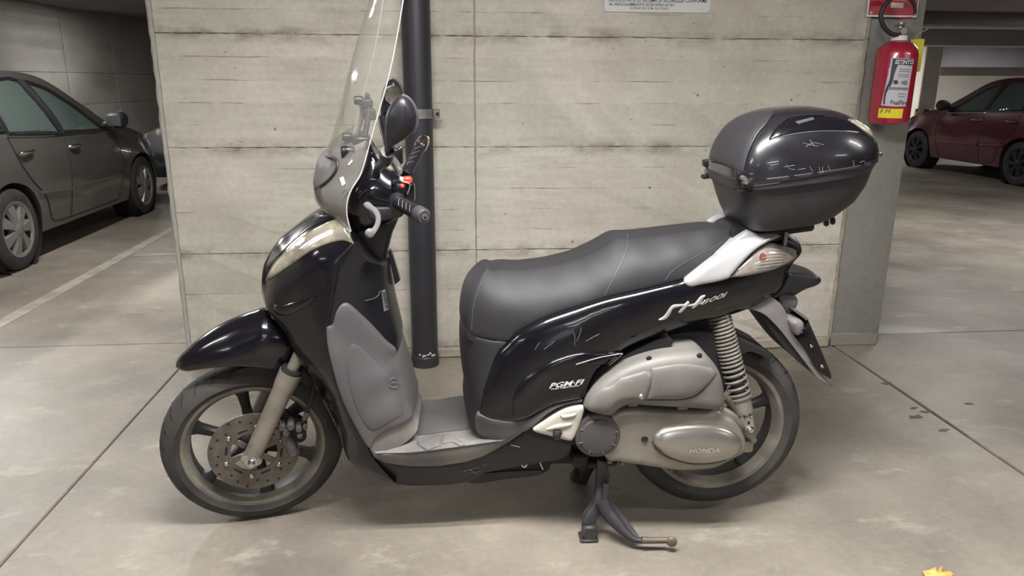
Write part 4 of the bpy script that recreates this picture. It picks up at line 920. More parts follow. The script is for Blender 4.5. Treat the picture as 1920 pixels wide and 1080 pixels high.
for k in range(8):
    g = 2*math.pi*k/8+.3; box('cover_notch', rc+V((.053*math.cos(g), -.007, .053*math.sin(g))), (.014, .006, .003), M['grey'], rnd_, bevel=.001, rot=Matrix.Rotation(-g, 3, 'Y'))
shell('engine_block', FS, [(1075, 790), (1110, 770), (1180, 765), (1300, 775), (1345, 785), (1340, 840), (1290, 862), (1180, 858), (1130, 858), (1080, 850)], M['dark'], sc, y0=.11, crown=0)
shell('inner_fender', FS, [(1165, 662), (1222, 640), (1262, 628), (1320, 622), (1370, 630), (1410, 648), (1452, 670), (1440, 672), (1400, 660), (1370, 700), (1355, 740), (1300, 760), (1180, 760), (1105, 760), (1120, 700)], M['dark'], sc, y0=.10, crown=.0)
shell('swing_arm', FS, [(1090, 752), (1110, 722), (1135, 695), (1170, 668), (1235, 640), (1262, 640), (1240, 665), (1180, 690), (1140, 720), (1110, 760)], M['satin'], sc, y0=.165, mirror=True)
shell('rear_bracket', FS, [(1375, 690), (1398, 712), (1404, 720), (1398, 725), (1380, 722), (1350, 720)], M['rustm'], sc, y0=.10, mirror=False, thick=.02)
tube('case_arm', [at(1352, 768, .15), at(1372, 782, .15), at(1398, 806, .14), at(1412, 826, .12)], [.014, .016, .014, .012], M['alloy'], sc, n=12)
tube('case_arm', [at(1360, 745, .14), at(1378, 765, .14), at(1390, 790, .14)], [.012, .012, .01], M['rustm'], sc, n=10)
box('axle_end', at(1396, 833, .12), (.045, .05, .04), M['forkm'], sc, bevel=.012, seg=2)
# --- shock absorbers
def shock(s):
    e = empty('shock_absorber', parent=sc)
    A = at(1347, 585, .080); B = at(1404, 806, .150)
    A.y *= s; B.y *= s; d = (B-A); n = d.normalized()
    sx = n.cross(V((0, 1, 0))).normalized(); sy = n.cross(sx)
    tube('damper_tube', [A, A+d*.70], .020, M['standm'], e, n=16, sub=1)
    tube('damper_body', [A+d*.70, A+d*.72, A+d*.84, A+d*.86], [.026, .029, .0275, .024], M['forkm'], e, n=20, sub=2)
    pts = []; turns = [0]
    L_ = .74; N = 340
    f = 0.0
    for i in range(N):
        t = i/(N-1)
        pitch = .0115 if t < .55 else (.0115+(t-.55)/.3*.012 if t < .85 else .0235-(t-.85)/.15*.014)
        f += (d.length*L_/(N-1))/pitch*2*math.pi
        pts.append(A+d*(L_*t+.0)+sx*(.031*math.cos(f))+sy*(.031*math.sin(f)))
    tube('coil_spring', pts, .0042, M['spring'], e, n=6, sub=1)
    tube('top_cup', [A-n*.06, A-n*.0, A+n*.006], [.034, .036, .036], M['dark'], e, n=20, sub=1)
    bq = A+d*.93
    box('lower_bracket', bq, (.036, .040, d.length*.17), M['forkm'], e, bevel=.006, rot=Matrix(((sx.x, sy.x, n.x), (sx.y, sy.y, n.y), (sx.z, sy.z, n.z))))
    lathe('bracket_bolt', [(0, -.028*s), (.008, -.028*s), (.012, -.023*s), (.012, -.01*s), (0, -.01*s)], B-n*.01, M['chrome'], e, 'y', 8)
    box('bracket_slot', A+d*.915+V((0, -.0203*s, 0)), (.008, .002, .010), M['dark'], e, bevel=.0005)
    for k in (-1, 1): lathe('pin', [(0, -.029*s), (.003, -.029*s), (.003, -.02*s)], A+d*.845+sx*.009*k, M['dark'], e, 'y', 8)
    return e
shock(1); shock(-1)
# --- tail: plate holder, rear mudguard, plate
shell('tail_spoiler', FS, [(1440, 562, .06, 0), (1466, 538, .065, 0), (1477, 511, .065, 0, 'c'), (1500, 513, .07, 0), (1531, 517.5, .075, .004), (1538, 522, .07, .006), (1539, 527, .07, .004), (1534, 533, .07, 0), (1526, 537, .07, 0, 'c'), (1508, 543, .065, 0), (1490, 554, .06, 0, 'c'), (1474, 552, .06, 0)], M['satin'], sc, bulge=.01, R=.02)
shell('plate_lamp', FS, [(1460, 548, .05, 0), (1490, 553, .05, 0, 'c'), (1495, 561, .05, 0), (1494, 573, .05, 0), (1480, 590, .04, 0, 'c'), (1466, 578, .045, 0)], M['grey'], sc, bulge=.006, R=.012)
mg = shell('rear_mudguard', FS, [(1383, 582, .088, 0), (1412, 573, .082, 0), (1440, 559, .072, 0), (1452, 560, .07, 0), (1466, 573, .07, 0), (1481, 601, .07, 0), (1488, 627, .072, 0), (1503, 645, .074, 0), (1522, 677, .078, 0), (1540, 702, .08, 0), (1562, 722, .08, .0, 'c'), (1560, 725, .08, 0, 'c'), (1536, 712, .08, 0), (1519, 692, .08, 0), (1494, 659, .08, 0), (1462, 618, .084, 0), (1437, 593, .088, 0), (1421, 584, .09, 0), (1405, 580, .09, 0)], mat('faded_mudguard', '#6e6a6a', .6, var=.06, scale=6), sc, bulge=.002, R=.01, ctrl=[(1450, 585, .084)])
shell('mudguard_liner', FS, [(1421, 584), (1437, 592), (1462, 617), (1494, 658), (1520, 693), (1505, 684), (1478, 660), (1452, 628), (1432, 600)], M['dark'], sc, y0=.074)
shell('plate_holder', FS, [(1480, 588, .03), (1488, 578, .088, 0, 'c'), (1514, 597, .088, 0, 'c'), (1536, 648, .088, 0), (1558, 702, .088, 0), (1557, 710, .088, 0, 'c'), (1533, 694, .088, 0), (1511, 655, .088, 0), (1490, 620, .088, 0)], M['gloss'], sc, bulge=.0, y0=.088)
shell('plate_rim', FS, [(1488, 577, .09, 0, 'c'), (1515, 596, .09, 0, 'c'), (1513, 601, .09, 0, 'c'), (1487, 582, .09, 0, 'c')], M['clamp'], sc)
shell('plate_lamp_pod', FS, [(1480, 602), (1487, 597), (1496, 597), (1504, 602), (1506, 611), (1501, 622), (1494, 629), (1487, 622)], mg.data.materials[0], sc, y0=.09, bulge=.02, R=.02, grid=.008)
for q in ((1521, 649), (1541, 687)):
    lathe('plate_screw', [(0, -.003), (.005, -.003), (.006, 0), (0, 0)], at(*q, .09), M['chrome'], sc, 'y', 10)
tube('mudguard_rail', [at(1519, 678, .082), at(1540, 703, .082), at(1562, 724, .082)], .002, M['grey'], sc, n=6)
# --- centre stand
cs = empty('centre_stand', parent=sc)
def leg(s):
    Y = lambda y: y*s
    def shp(n, pts, m, y0, th, **k):
        o = shell(n, FS, pts, m, cs, y0=y0, mirror=False, thick=th, grid=.012, **k)
        return o
    return shp
shp = leg(1)
shp('stand_leg', [(1119, 862, .13, 0, 'c'), (1140, 866, .13, 0, 'c'), (1142, 905, .145), (1142, 938, .165), (1134, 962, .172), (1119, 968, .178), (1118, 984, .182, 0, 'c'), (1108, 988, .185), (1093, 982, .186, 0, 'c'), (1098, 968, .18), (1110, 950, .17), (1116, 935, .165), (1119, 905, .145)], M['standm'], .16, .03, bulge=.004, R=.01)
box('stand_foot', V((at(1106, 990, .186).x, -.180, .026)), (.046, .042, .052), M['standm'], cs, bevel=.006)
box('stand_foot_pad', V((at(1106, 990, .186).x-.003, -.180, .005)), (.056, .052, .010), M['standm'], cs, bevel=.003)
tube('stand_arm', [at(1127, 938, .178), at(1140, 962, .19), at(1160, 985, .21), at(1181, 1006, .235), at(1196, 1013, .245), at(1218, 1013.5, .25), at(1252, 1013, .255)], [.020, .021, .018, .0115, .009, .009, .009], M['standm'], cs, n=12)
shp('stand_gusset', [(1138, 935, .175, 0, 'c'), (1160, 955, .185), (1187, 990, .215), (1200, 1009, .236, 0, 'c'), (1180, 1003, .228), (1158, 978, .2), (1136, 955, .178)], M['standm'], .19, .006)
tube('tread_pin', [at(1203, 1012.5, .252), at(1216, 1013, .252)], .0105, M['rustm'], cs, n=10, sub=1)
tube('tread_pin', [at(1216, 1013, .252), at(1252, 1012.5, .255)], .0088, M['rustm'], cs, n=10, sub=1)
lathe('tread_end', [(0, -.016), (.014, -.012), (.017, -.003), (.013, .004), (0, .006)], at(1259, 1014, .258), M['rustm'], cs, 'y', 10)
A = at(1137, 905, .17); B = at(1134, 943, .18); d = B-A; pts = []
for i in range(150):
    t = i/149; g = t*2*math.pi*14; pts.append(A+d*t+V((.0085*math.cos(g), .0085*math.sin(g), 0)))
tube('stand_spring', pts, .0022, M['standm'], cs, n=5, sub=1)
def far(px, py, y): return FS.at(px, py, -y)
tube('stand_leg', [far(1113, 862, .10), far(1100, 885, .13), far(1090, 905, .16)], [.018, .018, .02], M['standm'], cs, n=10, flat=1)
box('stand_foot', V((far(1083, 912, .178).x, .178, .010)), (.05, .05, .02), M['standm'], cs, bevel=.005)
fz = far(1083, 912, .178).x
tube('stand_leg', [far(1100, 885, .13), V((fz+.008, .165, .05)), V((fz, .178, .014))], [.018, .022, .02], M['standm'], cs, n=10)
tube('stand_cross_tube', [V((A.x, -.14, .19)), V((A.x, .14, .19))], .016, M['standm'], cs, n=12, sub=1)
box('bracket', at(1085, 856, .12), (.05, .06, .04), M['dark'], sc, bevel=.008)
for q in ((1110, 868), (1147, 864)): box('bracket', at(*q, .12), (.03, .04, .02), M['dark'], sc, bevel=.006)
tube('far_exhaust', [V((.2, .19, .2)), V((.45, .20, .22)), V((.80, .21, .30))], [.03, .055, .05], M['dark'], sc, n=16)

# --- handlebar unit (turns with the fork)
hb_ = empty('handlebar', parent=sc, matrix=FT.rel)
hcov = shell('handlebar_cover', FT, [(693, 257, .09, .0), (703, 285, .085, .01), (716, 305, .1, .01), (728, 318, .11, .01), (748, 330, .13, 0), (758, 350, .15, 0), (757, 374, .16, 0), (757, 400, .16, 0, 'c'), (745, 409, .15, 0), (715, 424, .10, 0), (660, 434, .10, 0), (652, 410, .11, 0), (652, 380, .12, .005), (662, 350, .12, .01), (680, 320, .11, .01), (689, 290, .09, .01)], M['gloss'], hb_, bulge=.03, R=.04)
shell('column_cover', FT, [(660, 425), (700, 415), (744, 405), (740, 425), (734, 440), (722, 490), (718, 512), (700, 500), (672, 470)], M['satin'], sc, y0=.055, bulge=.02, R=.03, crown=.01)
shell('lower_cover', FT, [(692, 392), (735, 388), (757, 390), (757, 401), (745, 409), (700, 414)], M['matte'], hb_, y0=.17, bulge=.006, R=.01)
hcb = bvh(hcov)
for q in ([(694, 337), (705, 336.5)], [(672, 372), (680, 362), (690, 355)]):
    line_on('cover_line', FT, hcb, q, .0025, M['satin'], hb_, off=.001)
patch('cover_glint_chip', FT, hcb, [(695, 353), (701, 350), (702, 352), (696, 355)], M['white'], hb_, off=.001, grid=3, step=2, depth=.001)  # small white mark on the handlebar cover
# grips
def grip(P, s, end):
    g = empty('grip', parent=hb_)
    A, B = P; d = (B-A)
    lathe_pts = [A, A+d*.04, A+d*.08, A+d*.1, A+d*.74, A+d*.76]
    tube('grip_rubber', lathe_pts, [.024, .0255, .025, .0185, .0185, .018], M['satin'], g, n=20, sub=1)
    tube('bar_end', [A+d*.76, A+d*.79, A+d*.96, A+d], [.019, .0215, .021, .017], M['stitch'] if end else M['chrome'], g, n=20, sub=1)
    n = d.normalized(); c = A+d
    tube('end_screw', [c, c+n*.003], .008, M['clamp'], g, n=12, sub=1); tube('end_hole', [c+n*.003, c+n*.004], .0035, M['dark'], g, n=8, sub=1)
    u = V((-.25, -1, .45)); u = (u-n*u.dot(n)).normalized(); w = n.cross(u)
    for k in range(4):
        pts = []
        for j in range(7):
            a = -.5+j*.16; pts.append(A+d*(.22+.13*k+.018*j)+(u*math.cos(a)+w*math.sin(a)*1)*.0187)
        tube('grip_groove', pts, .0011, M['grey'], g, n=5, sub=1)
grip((st(742, 377, .20), st(796, 407, .335)), 1, True)
gA = st(742, 377, .20); gB = st(796, 407, .335)
gA = st(758, 332, -.18); gB = st(796, 261, -.335)
grip((gA, gB), -1, False)
box('end_reflector', gB+V((.006, -.012, -.002)), (.016, .012, .026), M['amber'], hb_, bevel=.003)
# levers
def lever(s):
    pts = [st(688, 383, .20), st(694, 389, .22), st(703, 395, .25), st(709, 406, .28), st(708, 420, .31), st(701, 432, .335), st(695, 437, .345)]
    if s < 0: pts = [V((p.x, -p.y, p.z)) for p in pts]
    tube('brake_lever', pts, [.010, .010, .0085, .007, .0068, .0075, .011], M['lever'], hb_, n=12, flat=.75)
    lathe('lever_ball', [(0, -.012), (.008, -.0095), (.0125, 0), (.008, .0095), (0, .012)], pts[-1]+V((-.002, 0, 0)), M['lever'], hb_, 'y', 16)
lever(1); lever(-1)
# switch gear
box('switch_housing', st(755, 357, .17), (.06, .07, .06), M['gloss'], hb_, bevel=.012, seg=2)
box('switch_button', st(764, 338, .19), (.024, .02, .02), M['red'], hb_, bevel=.004)
box('switch_button', st(754.5, 348.5, .20), (.014, .012, .012), M['red'], hb_, bevel=.003)
box('switch_button', st(753, 336, .19), (.010, .014, .012), M['cream'], hb_, bevel=.002)
tube('switch_guard', [st(755, 341, .205), st(767, 344, .21), st(768, 352, .21), st(764, 364, .21)], .002, M['clamp'], hb_, n=6)
# far-side throttle housing seen beyond the screen
tube('far_switch', [V((p.x, -p.y, p.z)) for p in (st(742, 377, .13), st(745, 377, .20))], [.03, .034], M['satin'], hb_, n=16, sub=1)
# instrument pod
inst = shell('instrument_pod', FT, [(716, 316), (722, 306), (735, 308), (748, 312), (755, 318), (752, 330), (742, 336), (728, 330)], M['grey'], hb_, y0=.085, crown=.004, bulge=.01, R=.02)
ib = bvh(inst)
patch('instrument_glass', FT, ib, [(719, 314), (724, 307), (740, 310), (754, 318), (748, 328), (733, 325)], M['lens'], hb_, off=.001, grid=5)
# ignition and reservoir
res = lathe('fluid_reservoir', [(0, .03), (.022, .03), (.026, .026), (.026, -.012), (.022, -.018), (0, -.018)], st(740, 296, -.10), M['satin'], hb_, 'z', 20)
for k in range(6):
    g = 2*math.pi*k/6; box('reservoir_rib', st(740, 296, -.10)+V((.020*math.cos(g), .020*math.sin(g), .030)), (.012, .006, .004), M['chrome'], res, bevel=.001, rot=Matrix.Rotation(g, 3, 'Z'))
tube('brake_hose', [st(735, 300, .09), st(748, 330, .11), st(738, 360, .13), st(720, 372, .12)], .005, M['matte'], hb_, n=8)
tube('brake_hose', [st(706, 290, .09), st(712, 302, .1), st(722, 314, .1)], .003, M['clamp'], hb_, n=6)
# --- mirrors
def mirror(s):
    e = empty('mirror', parent=hb_)
    f = FT
    q = [(753, 179), (763, 183), (772, 193), (778, 206), (781, 219), (779, 236), (773, 247), (761, 259), (747, 268), (735, 276), (727, 290), (722, 288), (721, 262), (722, 235), (725, 213), (732, 197), (742, 185)]
    P3 = [f.at(x, y, .40) for x, y in q]
    cx = sum(v.x for v in P3)/len(P3)
    loop = [('m',) for _ in q]
    sh = shell('mirror_shell', f, q, M['satin'], e, y0=0, bulge=.032, R=.05, mirror=True, grid=.009, step=.006)
    cy = P3[0].y
    # seat the shell out at the bar end, toed so that the glass faces the rider
    off = Matrix.Translation((0, cy*s, 0))
    # outline was measured at y=.40, shell() measured it at 0: rescale
    me = sh.data; q0 = [f.at(x, y, 0) for x, y in q]
    w0 = max(v.x for v in q0)-min(v.x for v in q0); w1 = max(v.x for v in P3)-min(v.x for v in P3); sc_ = w1/w0
    c0 = sum(q0, V())/len(q0); c1 = sum(P3, V())/len(P3)
    for v in me.vertices:
        v.co = V((c1.x+(v.co.x-c0.x)*sc_, c1.y*s+v.co.y, c1.z+(v.co.z-c0.z)*sc_))
    if s < 0: pass
    # glass on the rider's side with a thin bright rim
    r = [q[i] for i in (0, 1, 2, 3, 4, 5, 6)]
    R3 = [f.at(x, y, .40) for x, y in r]; R3 = [V((v.x, v.y*s-.006*s, v.z)) for v in R3]
    tube('mirror_rim', R3, .0042, M['stitch'], e, n=8, flat=1.2, sub=3)
    st_ = [f.at(x, y, yy) for x, y, yy in ((727, 284, .40), (723, 300, .36), (716, 308, .30), (708, 316, .24), (706, 330, .20))]
    tube('mirror_stalk', [V((v.x, v.y*s, v.z)) for v in st_], [.016, .016, .012, .010, .010], M['satin'], e, n=10)
    if s < 0: e.location = (.08, 0, -.05)
    return e, sh
mirror(1); m2, msh = mirror(-1)
gls = [(v.co.x, v.co.z) for v in msh.data.vertices]; mx = sum(a for a, b in gls)/len(gls); mz = sum(b for a, b in gls)/len(gls)
yb = min(v.co.y for v in msh.data.vertices)
lathe('mirror_glass', [(0, -.001), (.026, -.001), (.030, 0), (.030, .004), (0, .004)], V((mx+.002, yb-.001, mz+.012)), M['chrome'], m2, 'y', 28)
# --- windscreen: curved sheet, its near edge and its centre line measured, mirrored
rows = [((709, -60), (764, -60)), ((695.5, 0), (755, 0)), ((676, 64), (744.5, 64)), ((655, 140), (729, 140)), ((634, 226), (706, 222)), ((616, 282), (689, 282)), ((597, 326), (676, 326)), ((590, 355), (658, 356)), ((592, 379), (650, 381)), ((604, 392), (650, 406)), ((628, 408), (657, 434))]
def sheet(name, rr, m, sub=6, ny=22, th=.0032, ytop=.20):
    C = [FT.at(c[0], c[1], .03) for c, e in rr]; E_ = [FT.at(e[0], e[1], ytop) for c, e in rr]
    C = catmull([np.array(v) for v in C], sub); E_ = catmull([np.array(v) for v in E_], sub); vs, fs = [], []
    n = ny+1
    for side in (0, 1):
        for c, e in zip(C, E_):
            for j in range(n):
                t = -1+2*j/ny; a = abs(t)**2.0
                x = c[0]+(e[0]-c[0])*a+side*th; z = c[2]+(e[2]-c[2])*a
                vs.append((x, ytop*t, z))
    R_ = len(C)
    for i in range(R_-1):
        for j in range(ny):
            a = i*n+j; fs.append((a, a+1, a+n+1, a+n)); b = R_*n+a; fs.append((b, b+n, b+n+1, b+1))
    for i in range(R_-1):
        for j in (0, ny):
            a = i*n+j; fs.append((a, a+n, R_*n+a+n, R_*n+a))
    for j in range(ny):
        for i in (0, R_-1):
            a = i*n+j; fs.append((a, a+1, R_*n+a+1, R_*n+a))
    return link(name, mesh(name, vs, fs), m, sc, FT.rel, 50), C, E_
ws, C1, E1 = sheet('windscreen', rows[:6], M['screen'])
ds, C2, E2 = sheet('lower_deflector', rows[5:], M['screen2'])
for s in (1, -1):
    tube('screen_edge', [V((e[0]+.001, -.20*s, e[2])) for e in E1], .0014, M['bead'], ws, n=6, sub=1)
    tube('screen_edge', [V((e[0]+.001, -.20*s, e[2])) for e in E2], .0019, M['bead'], ds, n=6, sub=1)
b_ = [(e[0], e[2]) for e in (C2[-1], E2[-1])]
tube('screen_edge', [V((b_[0][0]+(b_[1][0]-b_[0][0])*abs(t)**2, .20*t, b_[0][1]+(b_[1][1]-b_[0][1])*abs(t)**2)) for t in [i/12-1 for i in range(25)]], .0022, M['bead'], ds, n=6, sub=1)
db = bvh(ds)
line_on('cutout_trim', FT, db, [(609, 294), (622, 295), (631, 299), (634, 306), (632, 318), (622, 333), (608, 345), (594, 354)], .0042, M['matte'], ds, off=.002)
patch('screen_sticker', FT, db, [(637, 334, 'c'), (643, 331, 'c'), (648, 344, 'c'), (642, 349, 'c')], M['white'], ds, off=.001, depth=.0005, grid=4, step=3)
patch('screen_sticker', FT, db, [(652, 309, 'c'), (660, 299, 'c'), (661, 303, 'c'), (655, 310, 'c')], M['white'], ds, off=.001, depth=.0005, grid=4, step=3)
for q in ([(644, 372), (655, 355), (662, 350)], [(648, 366), (660, 358)], [(650, 350), (657, 365)], [(640, 362), (648, 356)], [(655, 368), (668, 357)]):
    line_on('scuff', FT, db, q, .0007, M['scratch'], ds, n=4, off=.001)
def boltset(q, y, r=.014):
    c = FT.at(*q, y); lathe('screen_bolt', [(0, -.012), (r*.8, -.012), (r, -.006), (r, .008), (r*.7, .014), (0, .014)], c, M['satin'], sc, 'x', 16, FT.rel)
for q, y, r in (((672, 188), .04, .012), ((650, 257), .04, .012), ((648, 285), .12, .017), ((655, 283), .13, .012)): boltset(q, y, r)
tube('screen_bracket', [st(676, 190, .03), st(680, 207, .03), st(676, 228, .03), st(668, 253, .03)], [.007, .008, .007, .007], M['clamp'], sc, n=10, matrix=FT.rel)
tube('screen_bracket', [st(692, 200, .05), st(689, 226, .06), st(684, 255, .07)], [.008, .008, .008], M['matte'], sc, n=10, matrix=FT.rel)
for q, sz in (((688, 193), (.03, .03, .022)), ((693, 214), (.032, .03, .03)), ((689, 182), (.012, .02, .022)), ((682, 193), (.03, .014, .012))):
    box('bracket_clamp', st(*q, .045), sz, M['matte'], sc, bevel=.004, matrix=FT.rel)
box('screen_bracket_foot', st(678, 262, .06), (.05, .03, .02), M['satin'], sc, bevel=.005, matrix=FT.rel)
shell('headset_nose', FT, [(600, 330), (606, 310), (622, 296), (650, 280), (686, 262), (690, 280), (680, 320), (660, 352), (652, 385), (655, 410), (625, 398), (602, 380), (596, 355)], M['grey'], sc, y0=.07, bulge=.02, R=.05, crown=.01)
# --- top case on its rack
A = at(1397, 338, .2); B = at(1655, 293, .12); ang = math.atan2(B.z-A.z, B.x-A.x)
MC = Matrix.Translation((A.x, 0, A.z)) @ Matrix.Rotation(-ang, 4, 'Y')
FC = Frame(MS @ MC); FC.rel = MC
tc_ = empty('top_case', parent=sc, matrix=MC)
def loft(name, levels, m, parent, seg=96, cap0=True, cap1=True, drop=0., nf=4.5, nr=2.7):
    vs, fs = [], []
    for z, xf, xr, b in levels:
        cx, a = (xf+xr)/2, (xr-xf)/2
        for i in range(seg):
            g = 2*math.pi*i/seg; c, q = math.cos(g), math.sin(g); n = nr if c > 0 else nf
            r = (abs(c)**n+abs(q)**n)**(-1/n); x = cx+a*r*c; y = b*r*q*(1-.06*max(0, (x-.2)/.22)**2)
            zz = z-drop*max(0, z)*max(0, (x-.15)/.25)**2
            vs.append((x, y, zz))
    R_ = len(levels)
    for i in range(R_-1):
        for j in range(seg): fs.append((i*seg+j, i*seg+(j+1) % seg, (i+1)*seg+(j+1) % seg, (i+1)*seg+j))
    if cap0: fs.append(tuple(range(seg)))
    if cap1: fs.append(tuple(range((R_-1)*seg, R_*seg)))
    return link(name, mesh(name, vs, fs), m, parent, None, 32)
cb_ = loft('case_base', [(-.170, .06, .245, .122), (-.166, .045, .288, .140), (-.155, .034, .318, .151), (-.12, .022, .372, .169), (-.08, .012, .402, .181), (-.04, .004, .418, .190), (-.012, 0, .424, .195)], M['case'], tc_)
ring = loft('lid_skirt', [(-.034, .003, .404, .1955), (-.034, -.003, .416, .2), (-.006, -.007, .438, .204), (-.004, -.005, .436, .202)], M['case'], tc_, cap0=False, cap1=False)
def smooth_levels(lv, n):
    return [tuple(v) for v in catmull([np.array(q) for q in lv], n)]
lid = loft('case_lid', smooth_levels([(-.004, -.004, .436, .2015), (.03, -.001, .436, .2), (.07, .013, .424, .189), (.105, .034, .400, .170), (.132, .060, .362, .143), (.150, .092, .318, .106), (.161, .135, .262, .055), (.163, .185, .215, .012)], 5), M['casegl'], tc_, cap0=False, drop=.16)
lidb = bvh(lid)
patch('lid_front', FC, lidb, [(1331, 300, 'c'), (1337, 272), (1357, 241), (1388, 219), (1425, 209.5), (1446, 207.5, 'c'), (1450, 214), (1441, 229), (1420, 254), (1404, 284), (1395, 322), (1390, 328, 'c'), (1372, 315), (1352, 306)], M['case'], tc_, off=.001, rise=.005, Rpx=8, grid=7, depth=.006)
line_on('lid_corner_bead', FC, lidb, [(1393, 324), (1401, 290), (1417, 256), (1436, 232), (1448, 215)], .005, M['case'], tc_, n=8, off=.003)
rec = patch('lid_inset', FC, lidb, [(1443, 262, 'c'), (1452, 245), (1464, 231), (1482, 221), (1520, 218), (1562, 220), (1592, 228), (1614, 242), (1630, 257, 'c'), (1610, 250), (1570, 246.5), (1530, 247), (1490, 251)], M['gloss'], tc_, off=.001, rise=.002, Rpx=5, grid=7)
line_on('inset_rim', FC, lidb, [(1443, 262), (1453, 244), (1466, 230), (1482, 221.5), (1510, 217.5), (1545, 217)], .0022, M['casegl'], tc_, off=.002)
line_on('inset_rim', FC, lidb, [(1443, 262), (1466, 256), (1490, 251), (1530, 246.5), (1570, 246), (1608, 249)], .0011, M['scratch'], tc_, off=.001)
line_on('inset_rib', FC, lidb, [(1462, 256), (1472, 240), (1484, 225)], .0012, M['casegl'], tc_, off=.004)
ibv = bvh(rec)
patch('lid_sticker', FC, ibv, [(1491, 228, 'c'), (1524, 219.5, 'c'), (1527, 224, 'c'), (1497, 232.5, 'c')], M['stitch'], tc_, off=.0006, depth=.0008, grid=5, step=4)
patch('rear_reflector', FC, lidb, [(1590, 224, 'c'), (1604, 228), (1622, 237), (1634, 249), (1640, 262, 'c'), (1626, 250), (1608, 237)], M['lens'], tc_, off=.002, rise=.004, Rpx=4, grid=4, step=3, mirror=True)
rb = bvh(ring, lid, cb_)
patch('side_band', FC, bvh(ring), [(1404, 330, 'c'), (1440, 324), (1500, 315), (1560, 306), (1610, 298), (1645, 291, 'c'), (1646, 303, 'c'), (1610, 315), (1560, 324), (1500, 335), (1440, 344), (1404, 349, 'c')], M['casegl'], tc_, off=.0015, rise=.003, Rpx=5, grid=6)
for q in ((1393, 327, .02, .026), (1403, 357, .03, .014), (1406, 346, .018, .018)):
    l, nn = cast(FC, rb, q[0]+4, q[1]); l = l or FC.at(q[0], q[1], .19)
    box('hinge_block', l+V((-.010, .006, 0)), (q[2]*1.5, .022, q[3]), M['satin'], tc_, bevel=.004, seg=2)
for q in ((1324, 305, .024, .022), (1324, 330, .03, .013)):
    l = FC.at(q[0]+4, q[1], -.165); box('hinge_block', l, (q[2]*1.4, .03, q[3]), M['satin'], tc_, bevel=.004, seg=2)
for q in ((1394, 334), (1397, 341), (1328, 316), (1326, 322)):
    l = FC.at(q[0], q[1], .185 if q[0] > 1360 else -.165); lathe('hinge_pin', [(0, -.010), (.006, -.010), (.007, .01), (0, .01)], l, M['clamp'], tc_, 'y', 10)
line_on('seam_step', FC, rb, [(1334, 303), (1352, 307), (1372, 315), (1388, 329)], .002, M['dark'], tc_)
line_on('base_bead', FC, rb, [(1408, 349), (1430, 346.5), (1462, 342)], .0016, M['scratch'], tc_, off=.001)
box('case_lock', V((.438, 0, -.004)), (.014, .05, .045), M['satin'], tc_, bevel=.005)
lathe('lock_barrel', [(0, -.014), (.008, -.012), (.009, .006), (0, .006)], FC.at(1645, 290, .10), M['chrome'], tc_, 'y', 14)
for q in ([(1474, 308), (1480, 316), (1490, 318)], [(1496, 318), (1510, 316)], [(1535, 313), (1540, 326)], [(1542, 312), (1543, 324)], [(1552, 309), (1556, 320)], [(1518, 312), (1524, 322)], [(1612, 305), (1620, 302), (1622, 309)], [(1600, 301), (1601, 312)], [(1505, 268), (1520, 272), (1535, 274)], [(1510, 276), (1525, 268), (1545, 272)], [(1518, 262), (1527, 274)], [(1470, 313), (1490, 310)]):
    line_on('scuff', FC, rb, q, .0007, M['scratch'], tc_, n=4, off=.0006)
# rack
box('rack_plate', V((.14, 0, -.185)), (.20, .18, .022), M['dark'], tc_, bevel=.006)
box('rack_plate', V((.06, 0, -.20)), (.09, .16, .02), M['clamp'], tc_, bevel=.006)
for q, y in (((1549, 417), .06), ((1561, 414), .05)):
    box('rack_foot', FC.at(*q, y), (.014, .016, .022), M['satin'], tc_, bevel=.004)
lathe('rack_bolt', [(0, -.02), (.006, -.02), (.006, .02), (0, .02)], at(1473, 447, .10), M['clamp'], sc, 'z', 10)
shell('rear_tail_deck', FS, [(1372, 440), (1400, 425), (1440, 432), (1470, 444), (1440, 455), (1390, 462)], M['satin'], sc, y0=.085, crown=.0)
tube('rail_far', [far(1326, 420, .10), far(1345, 411, .115), far(1366, 408, .115), far(1380, 416, .11)], [.012, .016, .016, .014], M['silver'], sc, n=12)
tube('rail_far', [far(1366, 410, .10), far(1392, 420, .09), far(1415, 430, .08)], [.012, .014, .014], M['clamp'], sc, n=12)

